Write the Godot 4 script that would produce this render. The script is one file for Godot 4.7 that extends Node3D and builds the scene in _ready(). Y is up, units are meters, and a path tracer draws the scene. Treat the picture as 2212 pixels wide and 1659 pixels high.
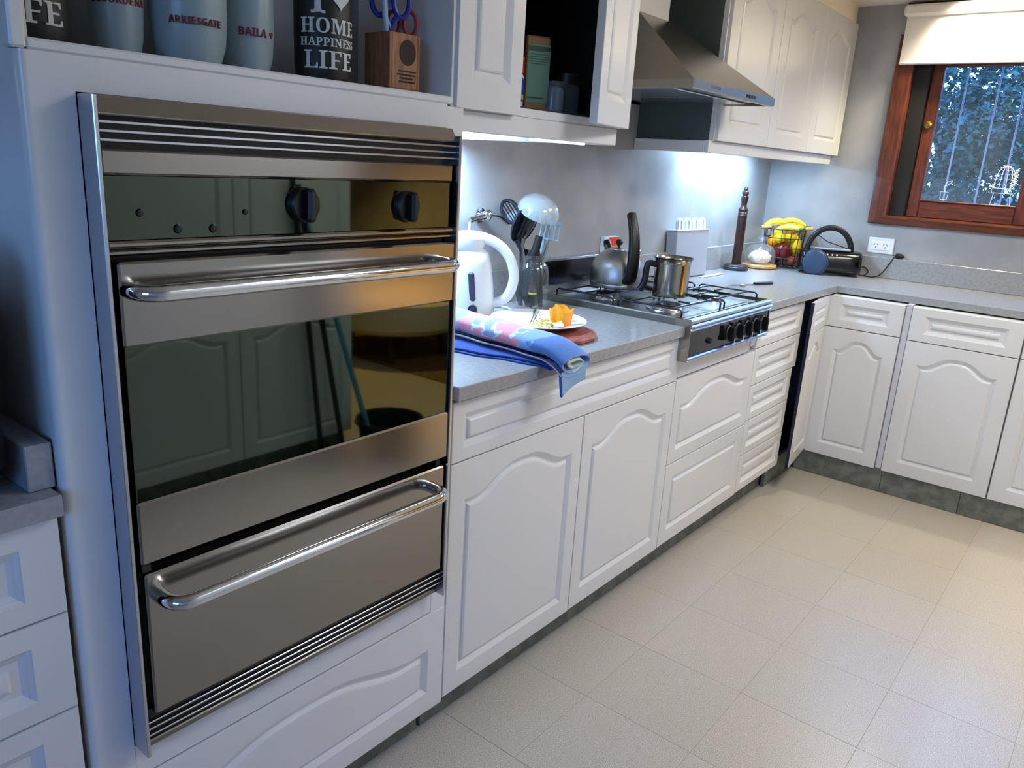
extends Node3D
# A white-lacquered kitchen with a built-in steel oven, photographed from the left end of the run.
# World: +x along the long run of cabinets, +z out of the cabinet fronts into the room, y up, metres.

const ZB := -0.572      # face of the back wall
const XW := 3.097       # face of the window wall
const YC := 2.175       # ceiling
const D := 0.02         # front plane of the doors on the long run

# ------------------------------------------------------------------ mesh builder
class MB:
	var v := PackedVector3Array()
	var uv := PackedVector2Array()
	var t := Transform3D()

	func tri(a: Vector3, b: Vector3, c: Vector3, ua := Vector2.ZERO, ub := Vector2.ZERO, uc := Vector2.ZERO) -> void:
		if (b - a).cross(c - a).length_squared() < 1e-16:
			return
		v.append(t * a); v.append(t * c); v.append(t * b)
		uv.append(ua); uv.append(uc); uv.append(ub)

	func quad(a: Vector3, b: Vector3, c: Vector3, d: Vector3) -> void:
		tri(a, b, c, Vector2(0, 0), Vector2(1, 0), Vector2(1, 1))
		tri(a, c, d, Vector2(0, 0), Vector2(1, 1), Vector2(0, 1))

	func grid(rows: Array, wrap := false) -> void:
		var m := rows.size() - 1
		for i in m:
			var p: PackedVector3Array = rows[i]
			var q: PackedVector3Array = rows[i + 1]
			var n := p.size() if wrap else p.size() - 1
			for j in n:
				var k := (j + 1) % p.size()
				var u0 := float(j) / n
				var u1 := float(j + 1) / n
				var v0 := float(i) / m
				var v1 := float(i + 1) / m
				tri(p[j], p[k], q[k], Vector2(u0, v0), Vector2(u1, v0), Vector2(u1, v1))
				tri(p[j], q[k], q[j], Vector2(u0, v0), Vector2(u1, v1), Vector2(u0, v1))

	func fan(ring: PackedVector3Array, flip := false) -> void:
		var c := Vector3.ZERO
		for p in ring:
			c += p
		c /= ring.size()
		for j in ring.size():
			var a := ring[j]
			var b := ring[(j + 1) % ring.size()]
			if flip:
				tri(c, b, a)
			else:
				tri(c, a, b)

	# box with chamfered edges, centre c, size s
	func box(c: Vector3, s: Vector3, b := 0.0015) -> void:
		var h := s * 0.5
		b = minf(b, minf(h.x, minf(h.y, h.z)) * 0.9)
		var g := h - Vector3(b, b, b)
		for ax in 3:
			for sg: float in [-1.0, 1.0]:
				var f := [Vector2(-1, -1), Vector2(1, -1), Vector2(1, 1), Vector2(-1, 1)]
				var pts := []
				for q: Vector2 in f:
					var p := Vector3.ZERO
					p[ax] = sg * h[ax]
					p[(ax + 1) % 3] = q.x * g[(ax + 1) % 3]
					p[(ax + 2) % 3] = q.y * g[(ax + 2) % 3]
					pts.append(c + p)
				if sg > 0:
					quad(pts[0], pts[1], pts[2], pts[3])
				else:
					quad(pts[3], pts[2], pts[1], pts[0])
		if b <= 0.0:
			return
		for ax in 3:   # edges along axis ax
			var e1 := (ax + 1) % 3
			var e2 := (ax + 2) % 3
			for s1: float in [-1.0, 1.0]:
				for s2: float in [-1.0, 1.0]:
					var pa := Vector3.ZERO; var pb := Vector3.ZERO
					pa[e1] = s1 * h[e1]; pa[e2] = s2 * g[e2]
					pb[e1] = s1 * g[e1]; pb[e2] = s2 * h[e2]
					var lo := Vector3.ZERO; lo[ax] = -g[ax]
					var hi := Vector3.ZERO; hi[ax] = g[ax]
					if s1 * s2 > 0:
						quad(c + pa + lo, c + pb + lo, c + pb + hi, c + pa + hi)
					else:
						quad(c + pa + hi, c + pb + hi, c + pb + lo, c + pa + lo)
		for sx: float in [-1.0, 1.0]:
			for sy: float in [-1.0, 1.0]:
				for sz: float in [-1.0, 1.0]:
					var p1 := c + Vector3(sx * h.x, sy * g.y, sz * g.z)
					var p2 := c + Vector3(sx * g.x, sy * h.y, sz * g.z)
					var p3 := c + Vector3(sx * g.x, sy * g.y, sz * h.z)
					if sx * sy * sz > 0:
						tri(p1, p2, p3)
					else:
						tri(p1, p3, p2)

	func span(x0: float, x1: float, y0: float, y1: float, z0: float, z1: float, b := 0.0015) -> void:
		box(Vector3(x0 + x1, y0 + y1, z0 + z1) * 0.5, Vector3(absf(x1 - x0), absf(y1 - y0), absf(z1 - z0)), b)

	# profile of Vector2(radius, height), turned round y at c
	func lathe(prof: Array, seg := 28, c := Vector3.ZERO, squash := Vector2.ONE) -> void:
		var rows := []
		for p: Vector2 in prof:
			var r := PackedVector3Array()
			for j in seg:
				var a := TAU * j / seg
				r.append(c + Vector3(p.x * cos(a) * squash.x, p.y, -p.x * sin(a) * squash.y))
			rows.append(r)
		grid(rows, true)

	func ball(c: Vector3, r: Vector3, seg := 20, rings := 12) -> void:
		var prof := []
		for i in rings + 1:
			var a := -PI / 2 + PI * i / rings
			prof.append(Vector2(cos(a), sin(a)))
		var k := t
		t = k * Transform3D(Basis.from_scale(r), c)
		lathe(prof, seg)
		t = k

	func tube(pts: Array, rad, seg := 10, closed := false, caps := true) -> void:
		var n := pts.size()
		var rows := []
		var nrm := Vector3.ZERO
		for i in n:
			var a: Vector3 = pts[(i - 1 + n) % n] if closed or i > 0 else pts[0]
			var b: Vector3 = pts[(i + 1) % n] if closed or i < n - 1 else pts[n - 1]
			var tg := (b - a).normalized()
			if i == 0:
				nrm = tg.cross(Vector3.UP)
				if nrm.length() < 0.1:
					nrm = tg.cross(Vector3.RIGHT)
			nrm = (nrm - tg * nrm.dot(tg)).normalized()
			var bn := tg.cross(nrm)
			var r: float = rad[i] if rad is Array else rad
			var ring := PackedVector3Array()
			for j in seg:
				var f := TAU * j / seg
				ring.append(pts[i] + (nrm * cos(f) + bn * sin(f)) * r)
			rows.append(ring)
		if closed:
			rows.append(rows[0])
		grid(rows, true)
		if caps and not closed:
			fan(rows[0], true)
			fan(rows[n - 1])

	# flat polygon (counter-clockwise in xy) between z0 and z1 with a small bevel on the front edge
	func prism(poly: PackedVector2Array, z0: float, z1: float, bev := 0.0) -> void:
		var front := poly
		if bev > 0.0:
			var off := Geometry2D.offset_polygon(poly, -bev, Geometry2D.JOIN_MITER)
			if off.size() == 1 and off[0].size() == poly.size():
				var best := 0
				for i in poly.size():
					if off[0][i].distance_to(poly[0]) < off[0][best].distance_to(poly[0]):
						best = i
				front = PackedVector2Array()
				for i in poly.size():
					front.append(off[0][(i + best) % poly.size()])
		var zb := z1 - (bev if front != poly else 0.0)
		var a := PackedVector3Array(); var b := PackedVector3Array(); var c := PackedVector3Array()
		for p in poly:
			a.append(Vector3(p.x, p.y, z0)); b.append(Vector3(p.x, p.y, zb))
		for p in front:
			c.append(Vector3(p.x, p.y, z1))
		grid([a, b, c] if front != poly else [a, b], true)
		var ix := Geometry2D.triangulate_polygon(front)
		for i in range(0, ix.size(), 3):
			face(front, ix[i], ix[i + 1], ix[i + 2], z1, true)
		ix = Geometry2D.triangulate_polygon(poly)
		for i in range(0, ix.size(), 3):
			face(poly, ix[i], ix[i + 1], ix[i + 2], z0, false)

	func face(p: PackedVector2Array, i: int, j: int, k: int, z: float, front: bool) -> void:
		var a := Vector3(p[i].x, p[i].y, z)
		var b := Vector3(p[j].x, p[j].y, z)
		var c := Vector3(p[k].x, p[k].y, z)
		if ((b - a).cross(c - a).z > 0) == front:
			tri(a, b, c)
		else:
			tri(a, c, b)

	# routed cabinet front, lower left back corner at the origin: w wide, h high, th thick.
	# mg: frame width left/right, bottom, top (at the shoulders); arch: rise of the cathedral arch; prof: (inset, depth) pairs
	func routed(w: float, h: float, th: float, mg: Vector3, arch: float, prof: Array) -> void:
		var nt := 30
		var rows := []
		var rect := func(ins: float, z: float) -> PackedVector3Array:
			var r := PackedVector3Array()
			r.append(Vector3(ins, ins, z)); r.append(Vector3(w - ins, ins, z))
			for i in nt + 1:
				var f := float(i) / nt
				r.append(Vector3(lerpf(w - ins, ins, f), h - ins, z))
			return r
		var loop := func(ins: float, z: float) -> PackedVector3Array:
			var r := PackedVector3Array()
			var x0 := mg.x + ins
			var x1 := w - mg.x - ins
			r.append(Vector3(x0, mg.y + ins, z)); r.append(Vector3(x1, mg.y + ins, z))
			for i in nt + 1:
				var f := float(i) / nt
				var s := clampf((minf(f, 1.0 - f) - 0.07) / 0.43, 0.0, 1.0)
				r.append(Vector3(lerpf(x1, x0, f), h - mg.z - ins + arch * (1.0 - pow(0.5 + 0.5 * cos(PI * s), 1.6)), z))
			return r
		rows.append(rect.call(0.0, 0.0))
		rows.append(rect.call(0.0, th - 0.003))
		rows.append(rect.call(0.0009, th - 0.0009))
		rows.append(rect.call(0.003, th))
		for p: Vector2 in prof:
			rows.append(loop.call(p.x, th + p.y))
		grid(rows, true)
		var last: PackedVector3Array = rows[rows.size() - 1]
		var poly := PackedVector2Array()
		for p in last:
			poly.append(Vector2(p.x, p.y))
		var ix := Geometry2D.triangulate_polygon(poly)
		for i in range(0, ix.size(), 3):
			face(poly, ix[i], ix[i + 1], ix[i + 2], last[0].z, true)
		quad(Vector3(0, h, 0), Vector3(w, h, 0), Vector3(w, 0, 0), Vector3(0, 0, 0))

	func mesh(angle := 34.0) -> ArrayMesh:
		var n := v.size() / 3
		var fn := PackedVector3Array()
		var at := {}
		for i in n:
			var f := (v[i * 3 + 2] - v[i * 3]).cross(v[i * 3 + 1] - v[i * 3])
			fn.append(f)
			for k in 3:
				var key := Vector3i((v[i * 3 + k] * 40000.0).round())
				if not at.has(key):
					at[key] = PackedInt32Array()
				at[key].append(i)
		var lim := cos(deg_to_rad(angle))
		var nm := PackedVector3Array()
		nm.resize(v.size())
		for i in n:
			var fi := fn[i].normalized()
			for k in 3:
				var key := Vector3i((v[i * 3 + k] * 40000.0).round())
				var sum := Vector3.ZERO
				for j: int in at[key]:
					if fn[j].normalized().dot(fi) >= lim:
						sum += fn[j]
				nm[i * 3 + k] = sum.normalized()
		var arr := []
		arr.resize(Mesh.ARRAY_MAX)
		arr[Mesh.ARRAY_VERTEX] = v
		arr[Mesh.ARRAY_NORMAL] = nm
		arr[Mesh.ARRAY_TEX_UV] = uv
		var am := ArrayMesh.new()
		am.add_surface_from_arrays(Mesh.PRIMITIVE_TRIANGLES, arr)
		return am

# ------------------------------------------------------------------ scene helpers
var M := {}
var taken := {}
var rng := RandomNumberGenerator.new()

func mb() -> MB:
	return MB.new()

func numbered(called: String) -> String:
	var k: int = taken.get(called, 0)
	taken[called] = k + 1
	return called if k == 0 else "%s_%03d" % [called, k]

func tag(o: Node3D, label: String, category: String, group := "") -> Node3D:
	o.set_meta("label", label)
	o.set_meta("category", category)
	if group:
		o.set_meta("group", group)
	return o

func thing(called: String, label: String, category: String, at := Vector3.ZERO, turn := 0.0, group := "") -> Node3D:
	var o := Node3D.new()
	o.name = numbered(called)
	add_child(o)
	o.position = at
	o.rotation.y = turn
	return tag(o, label, category, group)

func part(called: String, b: MB, m: Material, parent: Node3D, angle := 34.0) -> MeshInstance3D:
	var o := MeshInstance3D.new()
	o.name = called
	o.mesh = b.mesh(angle)
	o.material_override = m
	parent.add_child(o, true)
	return o

func solo(called: String, b: MB, m: Material, label: String, category: String, at := Vector3.ZERO, turn := 0.0, group := "", angle := 34.0) -> MeshInstance3D:
	var o := MeshInstance3D.new()
	o.name = numbered(called)
	o.mesh = b.mesh(angle)
	o.material_override = m
	add_child(o)
	o.position = at
	o.rotation.y = turn
	tag(o, label, category, group)
	return o

func struct(called: String, b: MB, m: Material, angle := 34.0) -> MeshInstance3D:
	var o := MeshInstance3D.new()
	o.name = called
	o.mesh = b.mesh(angle)
	o.material_override = m
	o.set_meta("kind", "structure")
	add_child(o, true)
	return o

func lettering(text: String, size: float, m: Material, parent: Node3D, at: Vector3, serif := true, bend := 0.0, depth := 0.0012, called := "lettering") -> void:
	var tm := TextMesh.new()
	var f := SystemFont.new()
	f.font_names = PackedStringArray(["Droid Serif" if serif else "Droid Sans"])
	f.font_weight = 700
	tm.font = f
	tm.text = text
	tm.font_size = 48
	tm.pixel_size = size / 48.0
	tm.depth = depth
	tm.curve_step = 2.0
	var mesh: Mesh = tm
	if bend > 0.0:     # wrapped on a cylinder of radius bend round y, facing +z
		var am := ArrayMesh.new()
		for s in tm.get_surface_count():
			var arr := tm.surface_get_arrays(s)
			var vs: PackedVector3Array = arr[Mesh.ARRAY_VERTEX]
			var ns: PackedVector3Array = arr[Mesh.ARRAY_NORMAL]
			for i in vs.size():
				var p := vs[i]
				var a := p.x / bend
				vs[i] = Vector3(sin(a) * (bend + p.z), p.y, cos(a) * (bend + p.z))
				ns[i] = ns[i].rotated(Vector3.UP, a)
			arr[Mesh.ARRAY_VERTEX] = vs
			arr[Mesh.ARRAY_NORMAL] = ns
			am.add_surface_from_arrays(Mesh.PRIMITIVE_TRIANGLES, arr)
		mesh = am
	var o := MeshInstance3D.new()
	o.name = called
	o.mesh = mesh
	o.material_override = m
	o.position = at
	parent.add_child(o, true)

func mat(c: Color, rough := 0.5, metal := 0.0, spec := 0.5) -> StandardMaterial3D:
	var m := StandardMaterial3D.new()
	m.albedo_color = c
	m.roughness = rough
	m.metallic = metal
	m.metallic_specular = spec
	return m

func noise_tex(freq: float, c: Array, at: Array, sd := 1, oct := 4, size := 512, kind := FastNoiseLite.TYPE_SIMPLEX_SMOOTH) -> NoiseTexture2D:
	var n := FastNoiseLite.new()
	n.noise_type = kind
	n.frequency = freq
	n.fractal_octaves = oct
	n.seed = sd
	var g := Gradient.new()
	g.offsets = PackedFloat32Array(at)
	g.colors = PackedColorArray(c)
	var x := NoiseTexture2D.new()
	x.width = size; x.height = size
	x.seamless = true
	x.noise = n
	x.color_ramp = g
	return x

func world_map(m: StandardMaterial3D, tex: Texture2D, scale: Vector3, in_world := true) -> StandardMaterial3D:
	m.albedo_texture = tex
	m.uv1_triplanar = true
	m.uv1_world_triplanar = in_world
	m.uv1_scale = scale
	return m

func glass(c: Color, alpha := 0.08, rough := 0.02) -> StandardMaterial3D:
	var m := mat(Color(c.r, c.g, c.b, alpha), rough)
	m.transparency = BaseMaterial3D.TRANSPARENCY_ALPHA
	m.cull_mode = BaseMaterial3D.CULL_DISABLED
	return m

func glow(c: Color, e: float) -> StandardMaterial3D:
	var m := mat(c, 0.4)
	m.emission_enabled = true
	m.emission = c
	m.emission_energy_multiplier = e
	return m

func area_light(called: String, at: Vector3, size: Vector2, c: Color, e: float, down := Vector3.DOWN) -> void:
	var l := AreaLight3D.new()
	l.name = called
	l.area_size = size
	l.light_color = c
	l.light_energy = e
	l.shadow_enabled = true
	l.set("area_range", 12.0)
	add_child(l)
	var up := Vector3.FORWARD if absf(down.y) > 0.9 else Vector3.UP
	l.look_at_from_position(at, at + down, up)

func omni_light(called: String, at: Vector3, c: Color, e: float, size: float) -> void:
	var l := OmniLight3D.new()
	l.name = called
	l.light_color = c
	l.light_energy = e
	l.light_size = size
	l.omni_range = 12.0
	l.omni_attenuation = 2.0
	l.shadow_enabled = true
	add_child(l)
	l.position = at

func spot_light(called: String, at: Vector3, to: Vector3, c: Color, e: float, ang := 60.0, size := 0.03) -> void:
	var l := SpotLight3D.new()
	l.name = called
	l.light_color = c
	l.light_energy = e
	l.spot_angle = ang
	l.spot_range = 12.0
	l.spot_attenuation = 2.0
	l.spot_angle_attenuation = 0.6
	l.light_size = size
	l.shadow_enabled = true
	add_child(l)
	l.look_at_from_position(at, to, Vector3.FORWARD if absf((to - at).normalized().y) > 0.95 else Vector3.UP)

# routed profiles: (inset from the panel outline, depth below the face)
const PROF_DOOR := [Vector2(0, 0), Vector2(0.002, -0.0012), Vector2(0.007, -0.0036), Vector2(0.012, -0.0072), Vector2(0.0145, -0.0086), Vector2(0.0175, -0.0086), Vector2(0.0195, -0.0046), Vector2(0.023, -0.002), Vector2(0.027, -0.0012)]
const PROF_DRAWER := [Vector2(0, 0), Vector2(0.002, -0.002), Vector2(0.006, -0.004), Vector2(0.0075, -0.0062), Vector2(0.0125, -0.0082), Vector2(0.0155, -0.0102), Vector2(0.027, -0.0102), Vector2(0.0285, -0.0062), Vector2(0.033, -0.004), Vector2(0.038, -0.0035)]

func _ready() -> void:
	rng.seed = 7
	# ---------------------------------------------------------------- camera
	var cam := Camera3D.new()
	cam.name = "camera"
	cam.fov = 52.196
	cam.near = 0.05
	cam.far = 100.0
	cam.transform = Transform3D(Basis(Vector3(0.62864031, 0.05789289, 0.77553837), Vector3(0.17979595, 0.95939005, -0.21735719), Vector3(-0.75662724, 0.27607815, 0.59270236)).orthonormalized(), Vector3(-1.1786, 1.3704, 1.1002))
	add_child(cam)
	cam.current = true
	# ---------------------------------------------------------------- dusk sky, exposure
	var sky_mat := ProceduralSkyMaterial.new()
	sky_mat.sky_top_color = Color(0.28, 0.50, 0.90)
	sky_mat.sky_horizon_color = Color(0.50, 0.73, 0.97)
	sky_mat.ground_bottom_color = Color(0.08, 0.12, 0.16)
	sky_mat.ground_horizon_color = Color(0.26, 0.40, 0.54)
	sky_mat.sun_angle_max = 1.0
	var sky := Sky.new()
	sky.sky_material = sky_mat
	var env := Environment.new()
	env.background_mode = Environment.BG_SKY
	env.sky = sky
	env.background_energy_multiplier = 11.0
	env.ambient_light_source = Environment.AMBIENT_SOURCE_DISABLED
	env.tonemap_mode = Environment.TONE_MAPPER_LINEAR
	env.tonemap_exposure = 1.14
	env.sdfgi_enabled = true
	env.ssao_enabled = true
	env.ssil_enabled = true
	var we := WorldEnvironment.new()
	we.name = "world_environment"
	we.environment = env
	add_child(we)
	# ---------------------------------------------------------------- lights (the fittings are built in lamps())
	var warm := Color(1.0, 0.95, 0.79)
	var cool := Color(0.70, 0.85, 1.0)
	var blue := Color(0.42, 0.64, 1.0)
	area_light("ceiling_panel_light", Vector3(0.75, 2.137, 1.25), Vector2(0.5, 0.5), Color(0.94, 0.96, 1.0), 1.36)
	area_light("second_panel_light", Vector3(1.75, 2.137, 0.92), Vector2(0.4, 0.4), Color(1.0, 0.97, 0.88), 1.45)
	spot_light("window_spot_light", Vector3(2.95, 2.155, 0.42), Vector3(2.86, 0, 0.42), warm, 0.9, 66.0)
	spot_light("added_blind_light", Vector3(2.90, 2.150, 0.28), Vector3(3.05, 1.97, 0.33), Color(1.0, 0.95, 0.88), 0.36, 66.0)  # extra spot, added only to brighten the blind fabric
	area_light("front_strip_light", Vector3(0.378, 1.409, -0.026), Vector2(0.21, 0.012), cool, 0.02)
	area_light("rear_strip_light", Vector3(0.46, 1.447, -0.50), Vector2(0.22, 0.03), cool, 1.3)
	area_light("right_strip_light", Vector3(2.42, 1.466, -0.46), Vector2(0.7, 0.03), cool, 1.15)
	area_light("left_strip_light", Vector3(-1.32, 1.445, -0.32), Vector2(0.7, 0.05), blue, 0.10)
	spot_light("next_room_light", Vector3(2.2, 2.155, 3.2), Vector3(2.2, 0, 3.1), Color(1.0, 0.78, 0.46), 9.0, 50.0)

	materials()
	room()
	window_and_blind()
	garden()
	lamps()
	tower()
	oven()
	base_cabinets()
	corner_and_far_cabinets()
	left_run()
	worktops()
	wall_cabinets()
	hood()
	stove()
	niche_things()
	shelf_things()
	counter_left_things()
	stove_things()
	counter_right_things()
	far_things()
	behind_the_camera()

# ------------------------------------------------------------------ materials
func materials() -> void:
	M.white = mat(Color(0.87, 0.87, 0.865), 0.24)
	M.white_in = mat(Color(0.80, 0.80, 0.79), 0.5)
	M.cavity_shade = mat(Color(0.10, 0.085, 0.075), 0.7)  # near-black brown: shade inside the open wall cabinet put into the colour
	M.gap = mat(Color(0.10, 0.09, 0.24), 0.8)  # dark navy: shade of the gap beside the folding leaf, as colour
	M.navy = mat(Color(0.05, 0.05, 0.16), 0.5)
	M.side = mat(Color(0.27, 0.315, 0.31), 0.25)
	M.cream = mat(Color(0.93, 0.89, 0.79), 0.7)
	M.ceiling = mat(Color(0.93, 0.90, 0.84), 0.8)
	M.steel = mat(Color(0.60, 0.585, 0.565), 0.16, 1.0)
	M.steel_dark = mat(Color(0.52, 0.51, 0.49), 0.3, 1.0)
	M.hood = mat(Color(0.68, 0.67, 0.645), 0.26, 1.0)
	M.chrome = mat(Color(0.86, 0.87, 0.89), 0.08, 1.0)
	M.alu = mat(Color(0.78, 0.79, 0.83), 0.22, 1.0)
	M.mirror = mat(Color(0.32, 0.35, 0.31), 0.03, 1.0)
	M.black_glass = mat(Color(0.02, 0.022, 0.025), 0.06)
	M.black = mat(Color(0.025, 0.025, 0.028), 0.42)
	M.black_gloss = mat(Color(0.025, 0.027, 0.032), 0.18)
	M.enamel = mat(Color(0.06, 0.06, 0.07), 0.35)
	M.rubber = mat(Color(0.03, 0.03, 0.03), 0.7)
	M.white_plastic = mat(Color(0.90, 0.91, 0.92), 0.28)
	M.ceramic = mat(Color(0.92, 0.93, 0.94), 0.12)
	M.paper_white = mat(Color(0.93, 0.93, 0.90), 0.8)
	M.clear = glass(Color(0.94, 0.98, 1.0), 0.012)
	M.pane = glass(Color(0.8, 0.9, 1.0), 0.03)
	M.dome = glass(Color(0.95, 0.98, 1.0), 0.04, 0.05)
	var stone := noise_tex(0.05, [Color(0.575, 0.58, 0.59), Color(0.60, 0.605, 0.615), Color(0.62, 0.625, 0.635)], [0.2, 0.5, 0.8], 11, 3)
	M.stone = world_map(mat(Color.WHITE, 0.2), stone, Vector3.ONE * 2.2)
	var cem := noise_tex(0.006, [Color(0.60, 0.60, 0.605), Color(0.635, 0.635, 0.64), Color(0.67, 0.67, 0.672)], [0.2, 0.5, 0.8], 23, 6)
	M.cement = world_map(mat(Color.WHITE, 0.42), cem, Vector3.ONE * 0.9)
	M.plinth = world_map(mat(Color(0.92, 0.93, 0.90), 0.5), noise_tex(0.02, [Color(0.42, 0.43, 0.41), Color(0.52, 0.53, 0.50)], [0.3, 0.7], 5, 4), Vector3.ONE * 1.5)
	# terrazzo: speckled cream, four tones for the tiles
	var spk := noise_tex(0.16, [Color(0.58, 0.555, 0.51), Color(0.735, 0.708, 0.662), Color(0.755, 0.728, 0.682), Color(0.87, 0.85, 0.81)], [0.22, 0.42, 0.62, 0.8], 3, 2, 1024)
	M.tiles = []
	for k in 4:
		var f: float = [1.0, 0.995, 0.988, 0.993][k]
		var m := mat(Color(f, f * [1.0, 0.998, 1.0, 0.995][k], f * [1.0, 0.99, 0.995, 0.985][k]), 0.33)
		world_map(m, spk, Vector3.ONE * 1.9)
		m.uv1_offset = Vector3(0.37 * k, 0.21 * k, 0.11 * k)
		M.tiles.append(m)
	M.grout = mat(Color(0.70, 0.67, 0.61), 0.8)
	var wood := noise_tex(0.02, [Color(0.30, 0.14, 0.08), Color(0.38, 0.18, 0.10), Color(0.44, 0.22, 0.12)], [0.25, 0.5, 0.8], 9, 4)
	M.wood_z = world_map(mat(Color.WHITE, 0.3), wood, Vector3(6, 6, 0.7))
	M.wood_y = world_map(mat(Color.WHITE, 0.3), wood, Vector3(6, 0.7, 6))
	M.dark_frame = mat(Color(0.07, 0.05, 0.045), 0.6)
	M.beam = mat(Color(0.24, 0.16, 0.12), 0.6)
	M.fabric = mat(Color(0.95, 0.93, 0.88), 0.9)
	M.fabric.backlight_enabled = true
	M.fabric.backlight = Color(0.25, 0.25, 0.25)
	var dark_wood := noise_tex(0.03, [Color(0.13, 0.07, 0.06), Color(0.24, 0.13, 0.11)], [0.3, 0.7], 31, 3, 256)
	M.dark_wood = world_map(mat(Color.WHITE, 0.3), dark_wood, Vector3(8, 1.2, 8))
	M.pine = world_map(mat(Color.WHITE, 0.5), noise_tex(0.03, [Color(0.74, 0.55, 0.32), Color(0.87, 0.71, 0.46)], [0.3, 0.7], 41, 3, 256), Vector3(2, 12, 12))
	M.red_wood = world_map(mat(Color.WHITE, 0.4), noise_tex(0.03, [Color(0.50, 0.24, 0.20), Color(0.66, 0.37, 0.31)], [0.3, 0.7], 43, 3, 256), Vector3(2, 8, 9))
	M.brown_box = world_map(mat(Color.WHITE, 0.6), noise_tex(0.03, [Color(0.50, 0.32, 0.20), Color(0.62, 0.42, 0.27)], [0.3, 0.7], 47, 3, 256), Vector3(9, 2, 9))
	M.burnt = mat(Color(0.20, 0.12, 0.08), 0.8)
	M.brass = mat(Color(0.72, 0.62, 0.30), 0.3, 1.0)

# ------------------------------------------------------------------ room shell
func room() -> void:
	var b := mb()
	b.span(-3.2, XW + 0.15, -0.2, -0.0012, -0.75, 5.4, 0.0)
	var fl := struct("floor", b, M.grout)
	var sh := []
	var p := 0.3065
	for k in 2:
		b = mb()
		b.box(Vector3.ZERO, Vector3(p - 0.0006 - 0.0003 * k, 0.012, p - 0.0006 - 0.0003 * k), 0.0004)
		sh.append(b.mesh())
	for i in range(-10, 3):
		for j in range(-1, 9):
			var cx := 1.918 + (i + 0.5) * p
			var cz := 0.19 + (j - 0.5) * p
			if cx > 2.62 or (cx > 1.3 and cz > 2.4 and cx > 2.7):
				continue
			var o := MeshInstance3D.new()
			o.name = "tile"
			o.mesh = sh[rng.randi() % 2]
			o.material_override = M.tiles[rng.randi() % 4]
			o.position = Vector3(cx, -0.006 + rng.randf_range(-0.00012, 0.00012), cz)
			fl.add_child(o, true)
	b = mb()
	b.span(-3.2, XW + 0.15, YC, YC + 0.15, -0.75, 5.4, 0.0)
	struct("ceiling", b, M.ceiling)
	b = mb()
	b.span(-3.2, XW + 0.15, -0.2, YC, ZB - 0.15, ZB, 0.0)
	struct("wall_back", b, M.cement)
	b = mb()   # window wall with its opening
	b.span(XW, XW + 0.15, -0.2, 1.205, ZB - 0.15, 5.4, 0.0)
	b.span(XW, XW + 0.15, 2.0, YC, ZB - 0.15, 5.4, 0.0)
	b.span(XW, XW + 0.15, 1.205, 2.0, ZB - 0.15, 0.050, 0.0)
	b.span(XW, XW + 0.15, 1.205, 2.0, 1.25, 5.4, 0.0)
	struct("wall_right", b, M.cement)
	b = mb()
	b.span(-3.2, -3.05, -0.2, YC, ZB, 0.75, 0.0)
	b.span(-3.2, -3.05, -0.2, YC, 2.05, 5.4, 0.0)
	b.span(-3.2, -3.05, -0.2, 0.95, 0.75, 2.05, 0.0)
	b.span(-3.2, -3.05, 2.05, YC, 0.75, 2.05, 0.0)
	struct("wall_left", b, M.cream)
	b = mb()
	b.span(-3.15, -3.03, 0.95, 1.0, 0.75, 2.05, 0.003)
	b.span(-3.15, -3.03, 2.0, 2.05, 0.75, 2.05, 0.003)
	b.span(-3.15, -3.03, 1.0, 2.0, 0.75, 0.80, 0.003)
	b.span(-3.15, -3.03, 1.0, 2.0, 2.0, 2.05, 0.003)
	b.span(-3.13, -3.05, 1.0, 2.0, 1.38, 1.42, 0.003)
	var w2 := struct("added_window_2", b, M.wood_z)  # unseen window, added to let cool daylight in from the left
	b = mb()
	b.span(-3.095, -3.09, 1.0, 2.0, 0.80, 2.0, 0.0)
	part("pane", b, M.pane, w2)
	b = mb()
	b.span(-3.2, XW + 0.15, -0.2, YC, 5.25, 5.4, 0.0)
	struct("wall_front", b, mat(Color(0.30, 0.22, 0.16), 0.8))
	b = mb()   # partition behind the opposite cabinets; the kitchen opens to the next room beyond its end
	b.span(-3.05, 1.12, 0.0, YC, 2.34, 2.44, 0.0)
	struct("wall_partition", b, M.cream)
	b = mb()
	b.span(1.6, 3.0, 2.092, YC, -0.3, -0.232, 0.003)
	b.span(1.655, XW, 2.098, YC, ZB, -0.25, 0.0)
	struct("trim_1", b, M.cream)
	b = mb()
	b.span(XW - 0.02, XW, 2.160, YC, -0.02, 2.0, 0.002)
	struct("trim_2", b, M.beam)

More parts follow.
